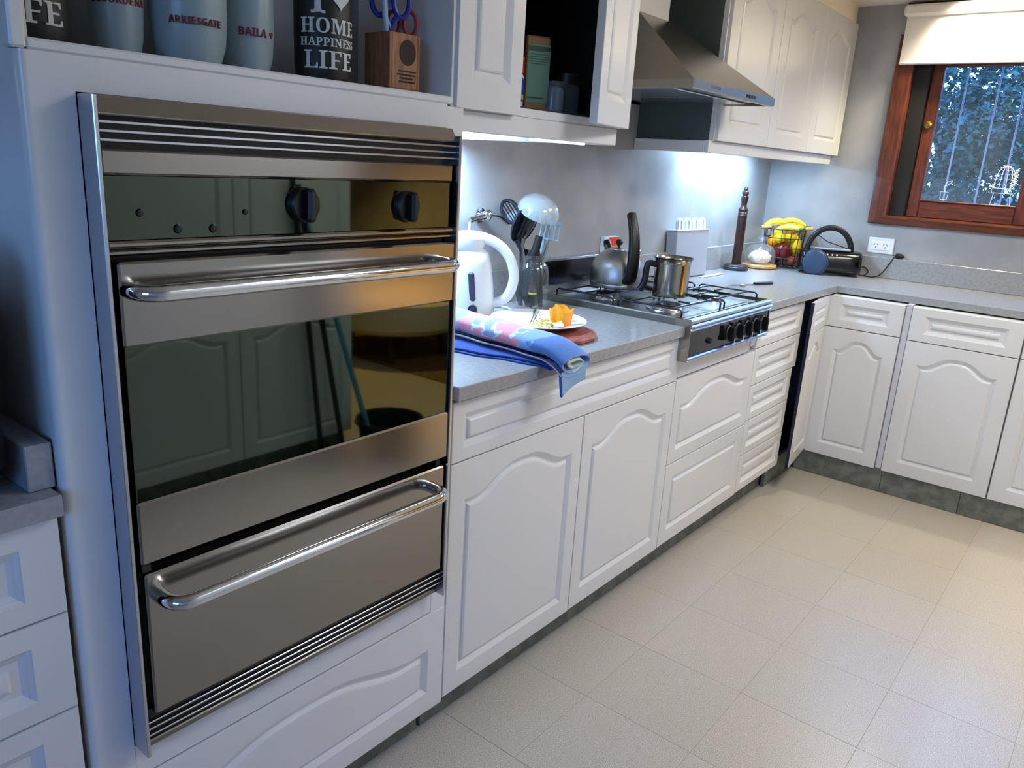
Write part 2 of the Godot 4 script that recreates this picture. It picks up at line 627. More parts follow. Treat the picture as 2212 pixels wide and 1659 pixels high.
# ------------------------------------------------------------------ window and blind
func window_and_blind() -> void:
	var b := mb()   # mitred casing on the wall face
	var o := [Vector2(-0.028, 1.163), Vector2(1.36, 1.163), Vector2(1.36, 2.04), Vector2(-0.028, 2.04)]
	var n := [Vector2(0.052, 1.207), Vector2(1.25, 1.207), Vector2(1.25, 1.98), Vector2(0.052, 1.98)]
	var rows := []
	var w: MeshInstance3D
	for k: int in [0, 3, 1, 2]:
		b = mb()
		rows = []
		for q: Array in [[o, 0.0, 0.0], [o, -0.018, 0.0], [o, -0.022, 0.12], [n, -0.026, 0.2], [n, -0.022, 0.0], [n, 0.14, 0.0]]:
			var r := PackedVector3Array()
			for e: int in [(k + 1) % 4, k]:
				var c: Vector2 = q[0][e]
				c = c.lerp((n if q[0] == o else o)[e], q[2])
				r.append(Vector3(XW + q[1], c.y, c.x))
			rows.append(r)
		b.grid(rows)
		if k == 0:
			w = struct("window_1", b, M.wood_z, 25.0)
		else:
			part("casing", b, M.wood_z if k == 2 else M.wood_y, w, 25.0)
	b = mb()   # dark track of the sliding sash
	b.span(XW + 0.02, XW + 0.13, 1.207, 1.98, 0.052, 0.122, 0.002)
	part("sliding_track", b, M.dark_frame, w)
	b = mb()   # near sash
	b.span(XW + 0.05, XW + 0.09, 1.207, 1.98, 0.124, 0.176, 0.004)
	b.span(XW + 0.05, XW + 0.09, 1.207, 1.98, 0.585, 0.66, 0.004)
	part("sash_stile", b, M.wood_y, w)
	b = mb()
	b.span(XW + 0.05, XW + 0.09, 1.207, 1.286, 0.176, 0.585, 0.004)
	b.span(XW + 0.05, XW + 0.09, 1.90, 1.98, 0.176, 0.585, 0.004)
	part("sash_rail", b, M.wood_z, w)
	b = mb()
	b.t = Transform3D(Basis(Vector3.BACK, 0.0), Vector3(XW + 0.054, 1.289, 0.38))
	b.box(Vector3.ZERO, Vector3(0.012, 0.008, 0.41), 0.003)
	part("glazing_bead", b, M.wood_z, w)
	b = mb()
	b.span(XW + 0.068, XW + 0.072, 1.28, 1.91, 0.17, 0.59, 0.0)
	part("pane", b, M.pane, w)
	b = mb()   # second sash
	b.span(XW + 0.095, XW + 0.13, 1.207, 1.98, 0.60, 0.66, 0.004)
	b.span(XW + 0.095, XW + 0.13, 1.207, 1.98, 1.18, 1.25, 0.004)
	b.span(XW + 0.095, XW + 0.13, 1.207, 1.286, 0.66, 1.18, 0.004)
	part("sash", b, M.wood_z, w)
	b = mb()
	b.span(XW + 0.11, XW + 0.114, 1.28, 1.98, 0.655, 1.185, 0.0)
	part("pane", b, M.pane, w)
	b = mb()   # round brass lock of the sash
	b.t = Transform3D(Basis(Vector3.BACK, PI / 2), Vector3(XW + 0.05, 1.64, 0.150))
	b.lathe([Vector2(0, 0.016), Vector2(0.008, 0.016), Vector2(0.010, 0.012), Vector2(0.016, 0.010), Vector2(0.018, 0.0)], 20)
	part("lock", b, M.brass, w)
	# security bars outside the pane
	var bar := mat(Color(0.55, 0.62, 0.70), 0.5)
	var bz := [0.262, 0.40, 0.505, 0.80, 0.95, 1.10]
	for k in 6:
		b = mb()
		b.tube([Vector3(XW + 0.140, 1.205, bz[k]), Vector3(XW + 0.140, 2.0, bz[k])], 0.0042, 8)
		solo("window_bar", b, bar, ["thin pale upright bar outside the window pane, leftmost of those in view", "thin pale upright bar outside the middle of the window pane", "thin pale upright bar outside the pane, above the drawn cactus", "thin pale window bar just past the right edge of the photo", "thin pale window bar further right, outside the photo", "last thin pale window bar, outside the photo at the right"][k], "window bar", Vector3.ZERO, 0.0, "thin upright bars outside the window")
	# white drawings on the inside of the glass
	var paint := mat(Color(0.93, 0.95, 0.97), 0.7)
	paint.backlight_enabled = true
	paint.backlight = Color(0.5, 0.5, 0.5)
	var ro := thing("cactus_drawing", "white line drawing of a round spiny cactus in a pot on the window glass", "drawing", Vector3(XW + 0.066, 1.292, 0.515))
	b = mb()
	stroke(b, [Vector2(-0.040, 0.0), Vector2(-0.034, 0.052)]); stroke(b, [Vector2(0.040, 0.0), Vector2(0.034, 0.052)]); stroke(b, [Vector2(-0.04, 0.0), Vector2(0.04, 0.0)])
	stroke(b, [Vector2(-0.044, 0.054), Vector2(0.044, 0.054), Vector2(0.044, 0.076), Vector2(-0.044, 0.076), Vector2(-0.044, 0.054)])
	part("pot_outline", b, paint, ro)
	b = mb()
	for f: float in [-1.0, -0.45, 0.2, 0.75]:
		var pts := []
		for i in 13:
			var a := PI * i / 12.0 * 0.5
			pts.append(Vector2(0.040 * f * pow(cos(a), 0.7) + (0.0), 0.076 + 0.098 * sin(a)))
		stroke(b, pts)
		for i in range(1, 12, 2):
			var q: Vector2 = pts[i]
			stroke(b, [q, q + Vector2(0.009 * signf(f + 0.01), 0.005)], 0.0010)
			stroke(b, [q, q + Vector2(-0.006 * signf(f + 0.01), 0.006)], 0.0010)
	var arc := []
	for i in 13:
		var a := PI * i / 12.0 * 0.5
		arc.append(Vector2(0.042 * pow(cos(a), 0.7), 0.076 + 0.098 * sin(a)))
	stroke(b, arc)
	part("cactus_outline", b, paint, ro)
	b = mb()
	for k in 9:
		var q := Vector2(0.030 + 0.004 * (k % 3), 0.085 + 0.009 * k)
		stroke(b, [q, q + Vector2(0.013, 0.012)], 0.0022)
		stroke(b, [q + Vector2(-0.006, 0.004), q + Vector2(0.012, -0.001)], 0.0022)
	part("flower_strokes", b, paint, ro)
	ro = thing("plant_drawing", "small white line drawing of a sprouting plant in a little pot on the window glass", "drawing", Vector3(XW + 0.066, 1.30, 0.275))
	b = mb()
	stroke(b, [Vector2(-0.014, 0.0), Vector2(0.014, 0.0), Vector2(0.017, 0.036), Vector2(-0.017, 0.036), Vector2(-0.014, 0.0)])
	part("pot_outline", b, paint, ro)
	b = mb()
	stroke(b, [Vector2(0.0, 0.036), Vector2(-0.004, 0.06), Vector2(0.006, 0.09)])
	stroke(b, [Vector2(-0.003, 0.06), Vector2(0.02, 0.078), Vector2(0.026, 0.09), Vector2(0.012, 0.086)])
	part("stem_outline", b, paint, ro)
	# roller blind
	var bl := thing("roller_blind", "white roller blind rolled halfway down over the wooden window", "blind", Vector3(XW, 1.90, 0.6))
	b = mb()
	rows = []
	for y: float in [0.006, 0.06, 0.12, 0.18, 0.225]:
		var r := PackedVector3Array()
		for i in 9:
			r.append(Vector3(-0.045 - 0.0006 * sin(i * 1.7 + y * 20.0), y + 0.004 * (i / 8.0 - 0.3), lerpf(0.68, -0.607, i / 8.0)))
		rows.append(r)
	b.grid(rows)
	part("fabric", b, M.fabric, bl)
	b = mb()
	b.t = Transform3D(Basis(Vector3.RIGHT, 0.006), Vector3(-0.045, 0.004, 0.036))
	b.box(Vector3.ZERO, Vector3(0.014, 0.012, 1.292), 0.004)
	part("bottom_bar", b, M.white_plastic, bl)
	b = mb()
	b.span(-0.082, 0.0, 0.208, 0.258, -0.618, 0.70, 0.010)
	part("cassette", b, mat(Color(0.93, 0.91, 0.86), 0.35), bl)

# a flat brush stroke on the glass (local x = depth, drawn in z/y)
func stroke(b: MB, pts: Array, w := 0.0016) -> void:
	var v := []
	for p: Vector2 in pts:
		v.append(Vector3(0, p.y, p.x))
	b.tube(v, w, 5)

# ------------------------------------------------------------------ garden outside
func garden() -> void:
	var b := mb()
	b.span(XW + 0.15, 22.0, -0.5, -0.3, -9.0, 9.0, 0.0)
	var g := struct("garden_ground", b, mat(Color(0.20, 0.24, 0.17), 0.9))
	g.set_meta("kind", "structure")
	b = mb()
	b.span(11.4, 11.6, -0.3, 1.25, -6.0, 5.0, 0.01)
	solo("garden_wall", b, mat(Color(0.62, 0.66, 0.70), 0.8), "pale low garden wall glimpsed beneath the trees outside the window", "wall")
	var leaf := MB.new()
	leaf.tri(Vector3(0, 0, 0), Vector3(0.018, 0.028, 0.004), Vector3(0, 0.062, 0))
	leaf.tri(Vector3(0, 0, 0), Vector3(0, 0.062, 0), Vector3(-0.018, 0.028, 0.004))
	var lm := leaf.mesh(5.0)
	var spots := [[Vector3(7.2, -0.3, -0.55), 1.15, 3.0, Color(0.20, 0.33, 0.24), "leafy dark green tree nearest the left of the window view"],
		[Vector3(8.6, -0.3, 0.35), 1.25, 3.3, Color(0.24, 0.36, 0.30), "bushy blue green tree in the middle of the window view"],
		[Vector3(6.6, -0.3, 0.95), 0.9, 2.6, Color(0.22, 0.34, 0.22), "dark tree at the right edge of the window view"],
		[Vector3(6.4, -0.3, 2.3), 1.1, 2.9, Color(0.21, 0.33, 0.24), "unseen green tree added past the window view, dimming the sky reflected indoors"],
		[Vector3(7.4, -0.3, 3.9), 1.3, 3.1, Color(0.22, 0.34, 0.25), "unseen green tree added furthest right outside, dimming the sky reflected indoors"]]  # last two trees are added to block sky mirrored in the hood rim
	for s: Array in spots:
		var t := thing("garden_tree", s[4], "tree", s[0])
		b = mb()
		b.tube([Vector3(0, 0, 0), Vector3(0.05, 0.9, 0.03), Vector3(-0.04, 1.7, 0.0), Vector3(0.03, 2.6, 0.05)], [0.11, 0.09, 0.07, 0.03], 9)
		for k in 7:
			var a := k * 2.4
			b.tube([Vector3(0, 0.9 + 0.24 * k, 0), Vector3(cos(a) * 0.35, 1.2 + 0.26 * k, sin(a) * 0.35), Vector3(cos(a) * 0.8, 1.3 + 0.3 * k, sin(a) * 0.8)], [0.045, 0.03, 0.012], 6)
		part("trunk", b, mat(Color(0.25, 0.22, 0.20), 0.9), t)
		var mm := MultiMesh.new()
		mm.transform_format = MultiMesh.TRANSFORM_3D
		mm.use_colors = true
		mm.mesh = lm
		mm.instance_count = 13000
		var cl := []
		for k in 46:
			var a := rng.randf() * TAU
			var rr: float = s[1] * sqrt(rng.randf())
			cl.append(Vector3(cos(a) * rr, 0.75 + (s[2] - 0.9) * rng.randf(), sin(a) * rr))
		for k in mm.instance_count:
			var c: Vector3 = cl[k % cl.size()]
			var d := Vector3(rng.randfn(0, 0.17), rng.randfn(0, 0.13), rng.randfn(0, 0.17))
			var ba := Basis.from_euler(Vector3(rng.randf() * TAU, rng.randf() * TAU, rng.randf() * TAU)).scaled(Vector3.ONE * rng.randf_range(0.7, 1.4))
			mm.set_instance_transform(k, Transform3D(ba, c + d))
			var f := rng.randf_range(0.65, 1.3)
			mm.set_instance_color(k, Color(f, f * rng.randf_range(0.95, 1.05), f))
		var mi := MultiMeshInstance3D.new()
		mi.name = "foliage"
		mi.multimesh = mm
		var lmat := mat(s[3], 0.5)
		lmat.vertex_color_use_as_albedo = true
		lmat.cull_mode = BaseMaterial3D.CULL_DISABLED
		lmat.backlight_enabled = true
		lmat.backlight = Color(0.4, 0.45, 0.35)
		mi.material_override = lmat
		mi.set_meta("kind", "stuff")
		t.add_child(mi, true)

# ------------------------------------------------------------------ lamp fittings
func lamps() -> void:
	var b: MB
	var t: Node3D
	for q: Array in [[Vector3(0.75, YC - 0.03, 1.25), 0.25, "larger square ceiling light panel over the kitchen floor, above the top of the photo"], [Vector3(1.75, YC - 0.03, 0.92), 0.2, "smaller square ceiling light panel over the floor beyond the stove, above the top of the photo"]]:
		var h: float = q[1]
		t = thing("ceiling_panel", q[2], "lamp", q[0])
		b = mb()
		b.span(-h - 0.02, h + 0.02, 0.0, 0.03, -h - 0.02, h + 0.02, 0.006)
		part("housing", b, M.white_plastic, t)
		b = mb()
		b.span(-h, h, -0.004, 0.0, -h, h, 0.001)
		part("diffuser", b, glow(Color(0.96, 0.97, 1.0), 0.5), t)
	var k := 0
	for at: Vector3 in [Vector3(2.95, YC, 0.42), Vector3(2.90, YC, 0.28), Vector3(2.2, YC, 3.2)]:  # the middle one is added to brighten the blind
		t = thing("ceiling_spot", ["small round ceiling spotlight above the roller blind, further from the corner", "small round spotlight added to brighten the roller blind, nearer the corner", "small round ceiling spotlight in the next room"][k], "spotlight", at)
		b = mb()
		b.lathe([Vector2(0.028, 0.0), Vector2(0.045, 0.0), Vector2(0.045, -0.006), Vector2(0.030, -0.008), Vector2(0.028, -0.004)], 24)
		part("ring", b, M.alu, t)
		b = mb()
		b.lathe([Vector2(0, -0.004), Vector2(0.028, -0.004)], 24)
		part("lens", b, glow(Color(1.0, 0.88, 0.7), 6.0), t)
		k += 1
	strip("strip_lamp", Vector3(0.378, 1.4165, -0.026), 0.215, 0.014, "bright white strip lamp showing under the open wall cabinet's front edge")
	strip("strip_lamp", Vector3(0.46, 1.4535, -0.50), 0.23, 0.034, "strip lamp near the wall underneath the open wall cabinet")
	strip("strip_lamp", Vector3(2.42, 1.4725, -0.46), 0.72, 0.034, "strip lamp underneath the three-door wall cabinet")
	strip("strip_lamp", Vector3(-1.32, 1.4525, -0.32), 0.72, 0.054, "bluish strip lamp above the worktop left of the oven")

func strip(called: String, at: Vector3, w: float, d: float, label: String) -> void:
	var t := thing(called, label, "lamp", at)
	var b := mb()
	b.span(-w / 2, w / 2, 0.0, 0.003, -d / 2, d / 2, 0.0005)
	part("housing", b, M.white_plastic, t)
	b = mb()
	b.span(-w / 2 + 0.003, w / 2 - 0.003, -0.005, 0.0, -d / 2 + 0.001, d / 2 - 0.001, 0.001)
	part("diffuser", b, glow(Color(0.82, 0.93, 1.0), 3.0), t)

# ------------------------------------------------------------------ cabinets of the long run
# a routed front standing in the plane z = 0..D of the long run
func front(called: String, parent: Node3D, x0: float, y0: float, x1: float, y1: float, mg: Vector3, arch: float, prof: Array, gap := 0.0015) -> MeshInstance3D:
	var b := mb()
	b.t = Transform3D(Basis(), Vector3(x0 + gap, y0 + gap, 0.0))
	b.routed(x1 - x0 - gap * 2, y1 - y0 - gap * 2, D, mg, arch, prof)
	return part(called, b, M.white, parent, 24.0)

# a routed front in the plane of the window-side run, facing -x
func front_far(called: String, parent: Node3D, x: float, z0: float, y0: float, z1: float, y1: float, mg: Vector3, arch: float, prof: Array, gap := 0.0015) -> MeshInstance3D:
	var b := mb()
	b.t = Transform3D(Basis(Vector3.UP, -PI / 2), Vector3(x + D, y0 + gap, z0 + gap))
	b.routed(z1 - z0 - gap * 2, y1 - y0 - gap * 2, D, mg, arch, prof)
	return part(called, b, M.white, parent, 24.0)

func carcass(parent: Node3D, x0: float, x1: float, y0: float, y1: float, z0: float, z1: float, m: Material = null) -> void:
	var b := mb()
	var e := 0.018
	b.span(x0, x0 + e, y0, y1, z0, z1)
	b.span(x1 - e, x1, y0, y1, z0, z1)
	b.span(x0 + e, x1 - e, y0, y0 + e, z0, z1)
	b.span(x0 + e, x1 - e, y1 - e, y1, z0, z1)
	b.span(x0 + e, x1 - e, y0 + e, y1 - e, z0, z0 + 0.008)
	part("carcass", b, m if m else M.white_in, parent)

func toe(parent: Node3D, x0: float, x1: float, h := 0.112) -> void:
	var b := mb()
	b.span(x0, x1, 0.001, h, -0.065, -0.05, 0.001)
	part("toe_kick", b, M.plinth, parent)

func tower() -> void:
	var t := thing("oven_tower_cabinet", "tall white cabinet framing the steel oven, with open niche above and arched flap below", "cabinet")
	var b := mb()   # side panels, top, niche back
	b.span(-0.775, -0.755, 0.112, 2.10, ZB + 0.002, -0.004, 0.001)
	b.span(-0.03, -0.012, 0.112, 2.10, ZB + 0.002, 0.012, 0.001)
	b.span(-0.755, -0.03, 2.08, 2.10, ZB + 0.002, 0.0, 0.001)
	b.span(-0.755, -0.03, 0.112, 0.13, ZB + 0.002, 0.0, 0.001)
	part("carcass", b, M.white, t)
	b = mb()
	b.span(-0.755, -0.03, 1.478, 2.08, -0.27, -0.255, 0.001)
	part("niche_back", b, mat(Color(0.52, 0.55, 0.59), 0.5), t)  # grey-blue tone: the shade of the niche is put into this colour
	b = mb()   # the niche's own stile at the left, standing slightly proud
	b.span(-0.785, -0.767, 1.462, 2.10, -0.004, 0.022, 0.003)
	part("niche_stile", b, M.white, t)
	b = mb()   # face frame: left stile with a rounded edge, right stile, top rail
	var prof := PackedVector2Array()
	for i in 6:
		var a := PI / 2 * i / 5.0
		prof.append(Vector2(-0.779 + 0.011 - 0.011 * cos(a), 0.009 + 0.011 * sin(a)))
	b.t = Transform3D(Basis(Vector3.RIGHT, -PI / 2), Vector3.ZERO)
	var poly := PackedVector2Array()
	poly.append(Vector2(-0.716, -0.0)); poly.append(Vector2(-0.716, -0.02))
	for i in range(5, -1, -1):
		poly.append(Vector2(prof[i].x, -prof[i].y))
	poly.append(Vector2(-0.779, -0.0))
	poly.reverse()
	b.prism(poly, 0.112, 1.4615)
	part("face_stile", b, M.white, t)
	b = mb()
	b.span(-0.047, -0.0015, 0.112, 1.4575, 0.0, D, 0.0004)
	part("face_stile", b, M.white, t)
	b = mb()
	b.span(-0.7162, -0.047, 1.419, 1.4615, 0.0, D, 0.0)
	b.span(-0.767, -0.03, 1.4615, 1.4755, -0.255, 0.0202, 0.003)
	part("shelf_rail", b, M.white, t)
	b = mb()
	b.span(-0.716, -0.047, 0.377, 0.437, 0.0, D, 0.001)
	part("lower_rail", b, M.white, t)
	front("flap", t, -0.777, 0.113, 0.0, 0.375, Vector3(0.052, 0.052, 0.092), 0.050, PROF_DOOR).position.z = 0.002
	toe(t, -0.775, -0.012)

func oven() -> void:
	var t := thing("built_in_oven", "stainless steel built-in oven with mirror glass door, chrome bar handles and lower warming drawer", "oven", Vector3(-0.715, 0.438, 0.0))
	var w := 0.667
	var h := 0.979
	var b := mb()   # body box behind the front
	b.span(0.01, w - 0.01, 0.01, h - 0.01, -0.53, 0.028, 0.0)
	part("body", b, M.black, t)
	b = mb()   # protruding outer frame
	b.span(0.0, 0.006, 0.0, h, 0.02, 0.062, 0.001)
	part("frame_side", b, M.alu, t)
	b = mb()
	b.span(w - 0.006, w, 0.0, h - 0.012, 0.02, 0.062, 0.001)
	part("frame_side", b, M.alu, t)
	b = mb()   # top cap, leaning back
	b.t = Transform3D(Basis(Vector3.RIGHT, -0.5), Vector3(w / 2, h - 0.012, 0.046))
	b.box(Vector3.ZERO, Vector3(w - 0.012, 0.026, 0.006), 0.001)
	part("top_trim", b, M.steel, t)
	var Y := func(y: float) -> float: return y - 0.438
	b = mb()   # black vent recess with three steel slats
	b.span(0.006, w - 0.006, Y.call(1.352), Y.call(1.400), 0.028, 0.034, 0.0)
	part("vent_recess", b, M.black, t)
	for y: float in [1.3855, 1.3745, 1.3635]:
		b = mb()
		b.t = Transform3D(Basis(), Vector3(w / 2, Y.call(y), 0.051))
		b.box(Vector3.ZERO, Vector3(w - 0.014, 0.0034, 0.008), 0.0006)
		part("vent_slat", b, M.alu, t)
	b = mb()
	b.span(0.008, w - 0.012, Y.call(1.3205), Y.call(1.353), 0.03, 0.053, 0.003)
	part("upper_band", b, M.steel, t)
	b = mb()
	b.span(0.01, w - 0.016, Y.call(1.2365), Y.call(1.3205), 0.03, 0.050, 0.001)
	var cp := part("control_panel", b, M.mirror, t)
	for q: Vector3 in [Vector3(-0.661, 1.2725, 0.0055), Vector3(-0.503, 1.2715, 0.0045), Vector3(-0.609, 1.250, 0.0066), Vector3(-0.556, 1.249, 0.0064)]:
		b = mb()
		b.t = Transform3D(Basis(Vector3.RIGHT, PI / 2), Vector3(q.x + 0.715, q.y - 0.438, 0.050))
		b.lathe([Vector2(0, 0.004), Vector2(q.z * 0.8, 0.003), Vector2(q.z, 0.0)], 16)
		part("indicator_light", b, M.black_gloss, cp)
	for q: Vector2 in [Vector2(-0.400, 1.2815), Vector2(-0.178, 1.2775)]:
		b = mb()
		b.t = Transform3D(Basis(Vector3.RIGHT, PI / 2), Vector3(q.x + 0.715, q.y - 0.438, 0.050))
		b.lathe([Vector2(0, 0.012), Vector2(0.024, 0.012), Vector2(0.027, 0.009), Vector2(0.029, 0.0)], 28)
		b.box(Vector3(0, 0.018, 0), Vector3(0.016, 0.022, 0.052), 0.005)
		part("knob", b, M.black, cp)
	for y: Array in [[1.2270, 1.2365, 0.056], [1.2165, 1.2255, 0.053]]:
		b = mb()
		b.span(0.006, w - 0.006, Y.call(y[0]), Y.call(y[1]), 0.03, y[2], 0.003)
		part("trim_rib", b, M.steel, t)
	# drop-down door
	b = mb()
	b.span(0.018, w - 0.008, Y.call(0.864), Y.call(1.095), 0.032, 0.055, 0.001)
	var dr := part("door", b, M.mirror, t)
	b = mb()
	b.span(0.016, w - 0.006, Y.call(1.094), Y.call(1.2095), 0.031, 0.059, 0.003)
	part("door_band", b, M.steel, dr)
	b = mb()
	b.span(0.016, w - 0.006, Y.call(0.765), Y.call(0.8645), 0.031, 0.059, 0.003)
	part("door_band", b, M.steel, dr)
	bar_handle(dr, 0.028, w - 0.036, Y.call(1.172), 0.058)
	b = mb()
	b.span(0.020, 0.034, Y.call(0.748), Y.call(0.770), 0.03, 0.050, 0.001)
	part("hinge", b, M.black, dr)
	b = mb()
	b.span(w - 0.03, w - 0.016, Y.call(0.748), Y.call(0.770), 0.03, 0.050, 0.001)
	part("hinge", b, M.black, dr)
	# warming drawer
	b = mb()
	b.span(0.020, w - 0.010, Y.call(0.5045), Y.call(0.7475), 0.031, 0.057, 0.003)
	var dw := part("drawer", b, M.steel, t)
	bar_handle(dw, 0.042, w - 0.042, Y.call(0.705), 0.056)
	b = mb()
	b.span(0.006, w - 0.006, Y.call(0.447), Y.call(0.5045), 0.028, 0.036, 0.0)
	part("vent_recess", b, M.black, t)
	for y: float in [0.4930, 0.4815, 0.4700]:
		b = mb()
		b.t = Transform3D(Basis(), Vector3(w / 2, Y.call(y), 0.050))
		b.box(Vector3.ZERO, Vector3(w - 0.014, 0.0030, 0.008), 0.0006)
		part("vent_slat", b, M.alu, t)
	b = mb()
	b.span(0.006, w - 0.006, 0.0, Y.call(0.450), 0.02, 0.040, 0.002)
	part("bottom_trim", b, M.steel_dark, t)

func bar_handle(parent: Node3D, x0: float, x1: float, y: float, zf: float) -> void:
	var b := mb()
	var pts := []
	pts.append(Vector3(x0, y, zf - 0.004))
	pts.append(Vector3(x0, y, zf + 0.012))
	for i in 7:
		var a := PI / 2 * i / 6.0
		pts.append(Vector3(x0 + 0.030 - 0.030 * cos(a), y, zf + 0.014 + 0.030 * sin(a)))
	for i in 7:
		var a := PI / 2 * i / 6.0
		pts.append(Vector3(x1 - 0.030 + 0.030 * sin(a), y, zf + 0.014 + 0.030 * cos(a)))
	pts.append(Vector3(x1, y, zf + 0.012))
	pts.append(Vector3(x1, y, zf - 0.004))
	b.tube(pts, 0.0118, 16)
	part("handle", b, M.chrome, parent, 50.0)

func base_cabinets() -> void:
	var b: MB
	# two-door cabinet left of the stove
	var t := thing("base_cabinet", "white base cabinet with two arched doors and a wide false drawer, between oven and stove", "cabinet")
	carcass(t, 0.0005, 1.050, 0.114, 0.868, -0.55, -0.001)
	front("false_drawer", t, 0.002, 0.7175, 1.052, 0.862, Vector3(0.036, 0.030, 0.030), 0.0, PROF_DOOR)
	front("door", t, 0.002, 0.118, 0.527, 0.7175, Vector3(0.046, 0.052, 0.094), 0.050, PROF_DOOR)
	front("door", t, 0.527, 0.120, 1.052, 0.7175, Vector3(0.046, 0.052, 0.094), 0.050, PROF_DOOR)
	toe(t, 0.0005, 1.050)
	# under the stove
	t = thing("stove_base_cabinet", "white base cabinet with an arched upper front over a plain lower drawer, under the stove", "cabinet")
	carcass(t, 1.0525, 1.691, 0.114, 0.775, -0.55, -0.001)
	b = mb()
	b.span(1.054, 1.642, 0.7225, 0.79, 0.0, 0.012, 0.0015)
	part("filler_strip", b, M.white, t)
	b = mb()
	b.span(1.652, 1.6925, 0.7405, 0.862, 0.0, 0.014, 0.0015)
	part("filler_strip", b, M.white, t)
	front("drawer", t, 1.052, 0.423, 1.693, 0.7185, Vector3(0.046, 0.045, 0.090), 0.050, PROF_DOOR)
	front("drawer", t, 1.052, 0.122, 1.693, 0.423, Vector3(0.052, 0.050, 0.050), 0.0, PROF_DOOR)
	toe(t, 1.0525, 1.691)
	# five drawers
	t = thing("drawer_cabinet", "white cabinet with a stack of five narrow drawers, right of the stove", "cabinet")
	carcass(t, 1.6935, 2.145, 0.114, 0.868, -0.55, -0.001)
	var ys := [0.862, 0.725, 0.576, 0.431, 0.284, 0.126]
	for k in 5:
		front("drawer", t, 1.693, ys[k + 1], 2.182 if k < 2 else 2.150, ys[k], Vector3(0.040, 0.030, 0.030), 0.0, PROF_DRAWER)
	toe(t, 1.6935, 2.155)

const XF := 2.4975      # front plane of the window-side run

func corner_and_far_cabinets() -> void:
	# corner cabinet: its folding leaf stands slightly open
	var t := thing("corner_cabinet", "white corner cabinet whose folding front stands slightly ajar beside the five drawers", "cabinet", Vector3(XF, 0, 0.022))
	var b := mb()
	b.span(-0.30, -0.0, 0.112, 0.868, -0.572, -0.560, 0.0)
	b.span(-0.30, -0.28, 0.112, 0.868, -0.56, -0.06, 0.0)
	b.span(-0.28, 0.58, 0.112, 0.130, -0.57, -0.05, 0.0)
	part("carcass", b, M.gap, t)  # coloured dark for the shade behind the ajar leaf
	var leaf := Node3D.new()
	leaf.name = "folding_leaf"
	leaf.rotation.y = atan2(0.040, 0.325)
	t.add_child(leaf)
	b = mb()
	b.t = Transform3D(Basis(), Vector3(-0.330, 0.118, -0.012))
	b.routed(0.328, 0.599, 0.016, Vector3(0.050, 0.055, 0.094), 0.045, PROF_DOOR)
	part("door", b, M.white, leaf, 24.0)
	b = mb()
	b.t = Transform3D(Basis(), Vector3(-0.330, 0.7195, -0.012))
	b.routed(0.328, 0.142, 0.016, Vector3(0.050, 0.036, 0.036), 0.0, PROF_DOOR)
	part("drawer_front", b, M.white, leaf, 24.0)
	b = mb()
	b.span(-0.3315, -0.330, 0.118, 0.861, -0.012, 0.001, 0.0)
	part("edge_strip", b, M.navy, leaf)
	toe(t, -0.34, 0.0)
	# window-side run
	t = thing("far_base_cabinet", "narrow white base cabinet with drawer and arched door in the inner corner under the window", "cabinet")
	b = mb()
	b.span(XF + D + 0.001, XW - 0.003, 0.112, 0.862, 0.03, 0.345, 0.001)
	part("carcass", b, M.white_in, t)
	front_far("drawer", t, XF, 0.022, 0.719, 0.343, 0.862, Vector3(0.055, 0.034, 0.034), 0.0, PROF_DRAWER)
	front_far("door", t, XF, 0.022, 0.106, 0.343, 0.719, Vector3(0.052, 0.058, 0.098), 0.050, PROF_DOOR)
	t = thing("divider_panel", "pale grey upright strip between the two white cabinets under the window", "panel")
	b = mb()
	b.span(XF + 0.008, XF + 0.5, 0.112, 0.868, 0.345, 0.370, 0.002)
	part("strip", b, mat(Color(0.80, 0.80, 0.83), 0.35), t)
	t = thing("far_base_cabinet", "wider white base cabinet with drawer and arched door under the window's middle", "cabinet")
	b = mb()
	b.span(XF + D + 0.001, XW - 0.003, 0.112, 0.862, 0.371, 0.792, 0.001)
	part("carcass", b, M.white_in, t)
	front_far("drawer", t, XF, 0.371, 0.715, 0.793, 0.862, Vector3(0.055, 0.034, 0.034), 0.0, PROF_DRAWER)
	front_far("door", t, XF, 0.371, 0.106, 0.793, 0.715, Vector3(0.055, 0.058, 0.098), 0.050, PROF_DOOR)
	t = thing("far_base_cabinet", "white base cabinet under the window cut by the right edge of the photo", "cabinet")
	b = mb()
	b.span(XF + D + 0.001, XW - 0.003, 0.112, 0.862, 0.794, 1.62, 0.001)
	part("carcass", b, M.white_in, t)
	for k in 2:
		front_far("drawer", t, XF, 0.796 + 0.41 * k, 0.715, 1.206 + 0.41 * k, 0.862, Vector3(0.055, 0.034, 0.034), 0.0, PROF_DRAWER)
		front_far("door", t, XF, 0.796 + 0.41 * k, 0.106, 1.206 + 0.41 * k, 0.715, Vector3(0.055, 0.058, 0.098), 0.050, PROF_DOOR)
	# grey plinth in separate pieces
	t = thing("plinth", "grey stone plinth in pieces along the floor under the window-side cabinets", "plinth")
	var zs := [-0.02, 0.378, 0.70, 1.02, 1.62]
	for k in 4:
		b = mb()
		b.span(XF + 0.012, XF + 0.03, 0.001, 0.111, zs[k] + 0.0008, zs[k + 1] - 0.0008, 0.001)
		part("plinth_piece", b, M.plinth, t)

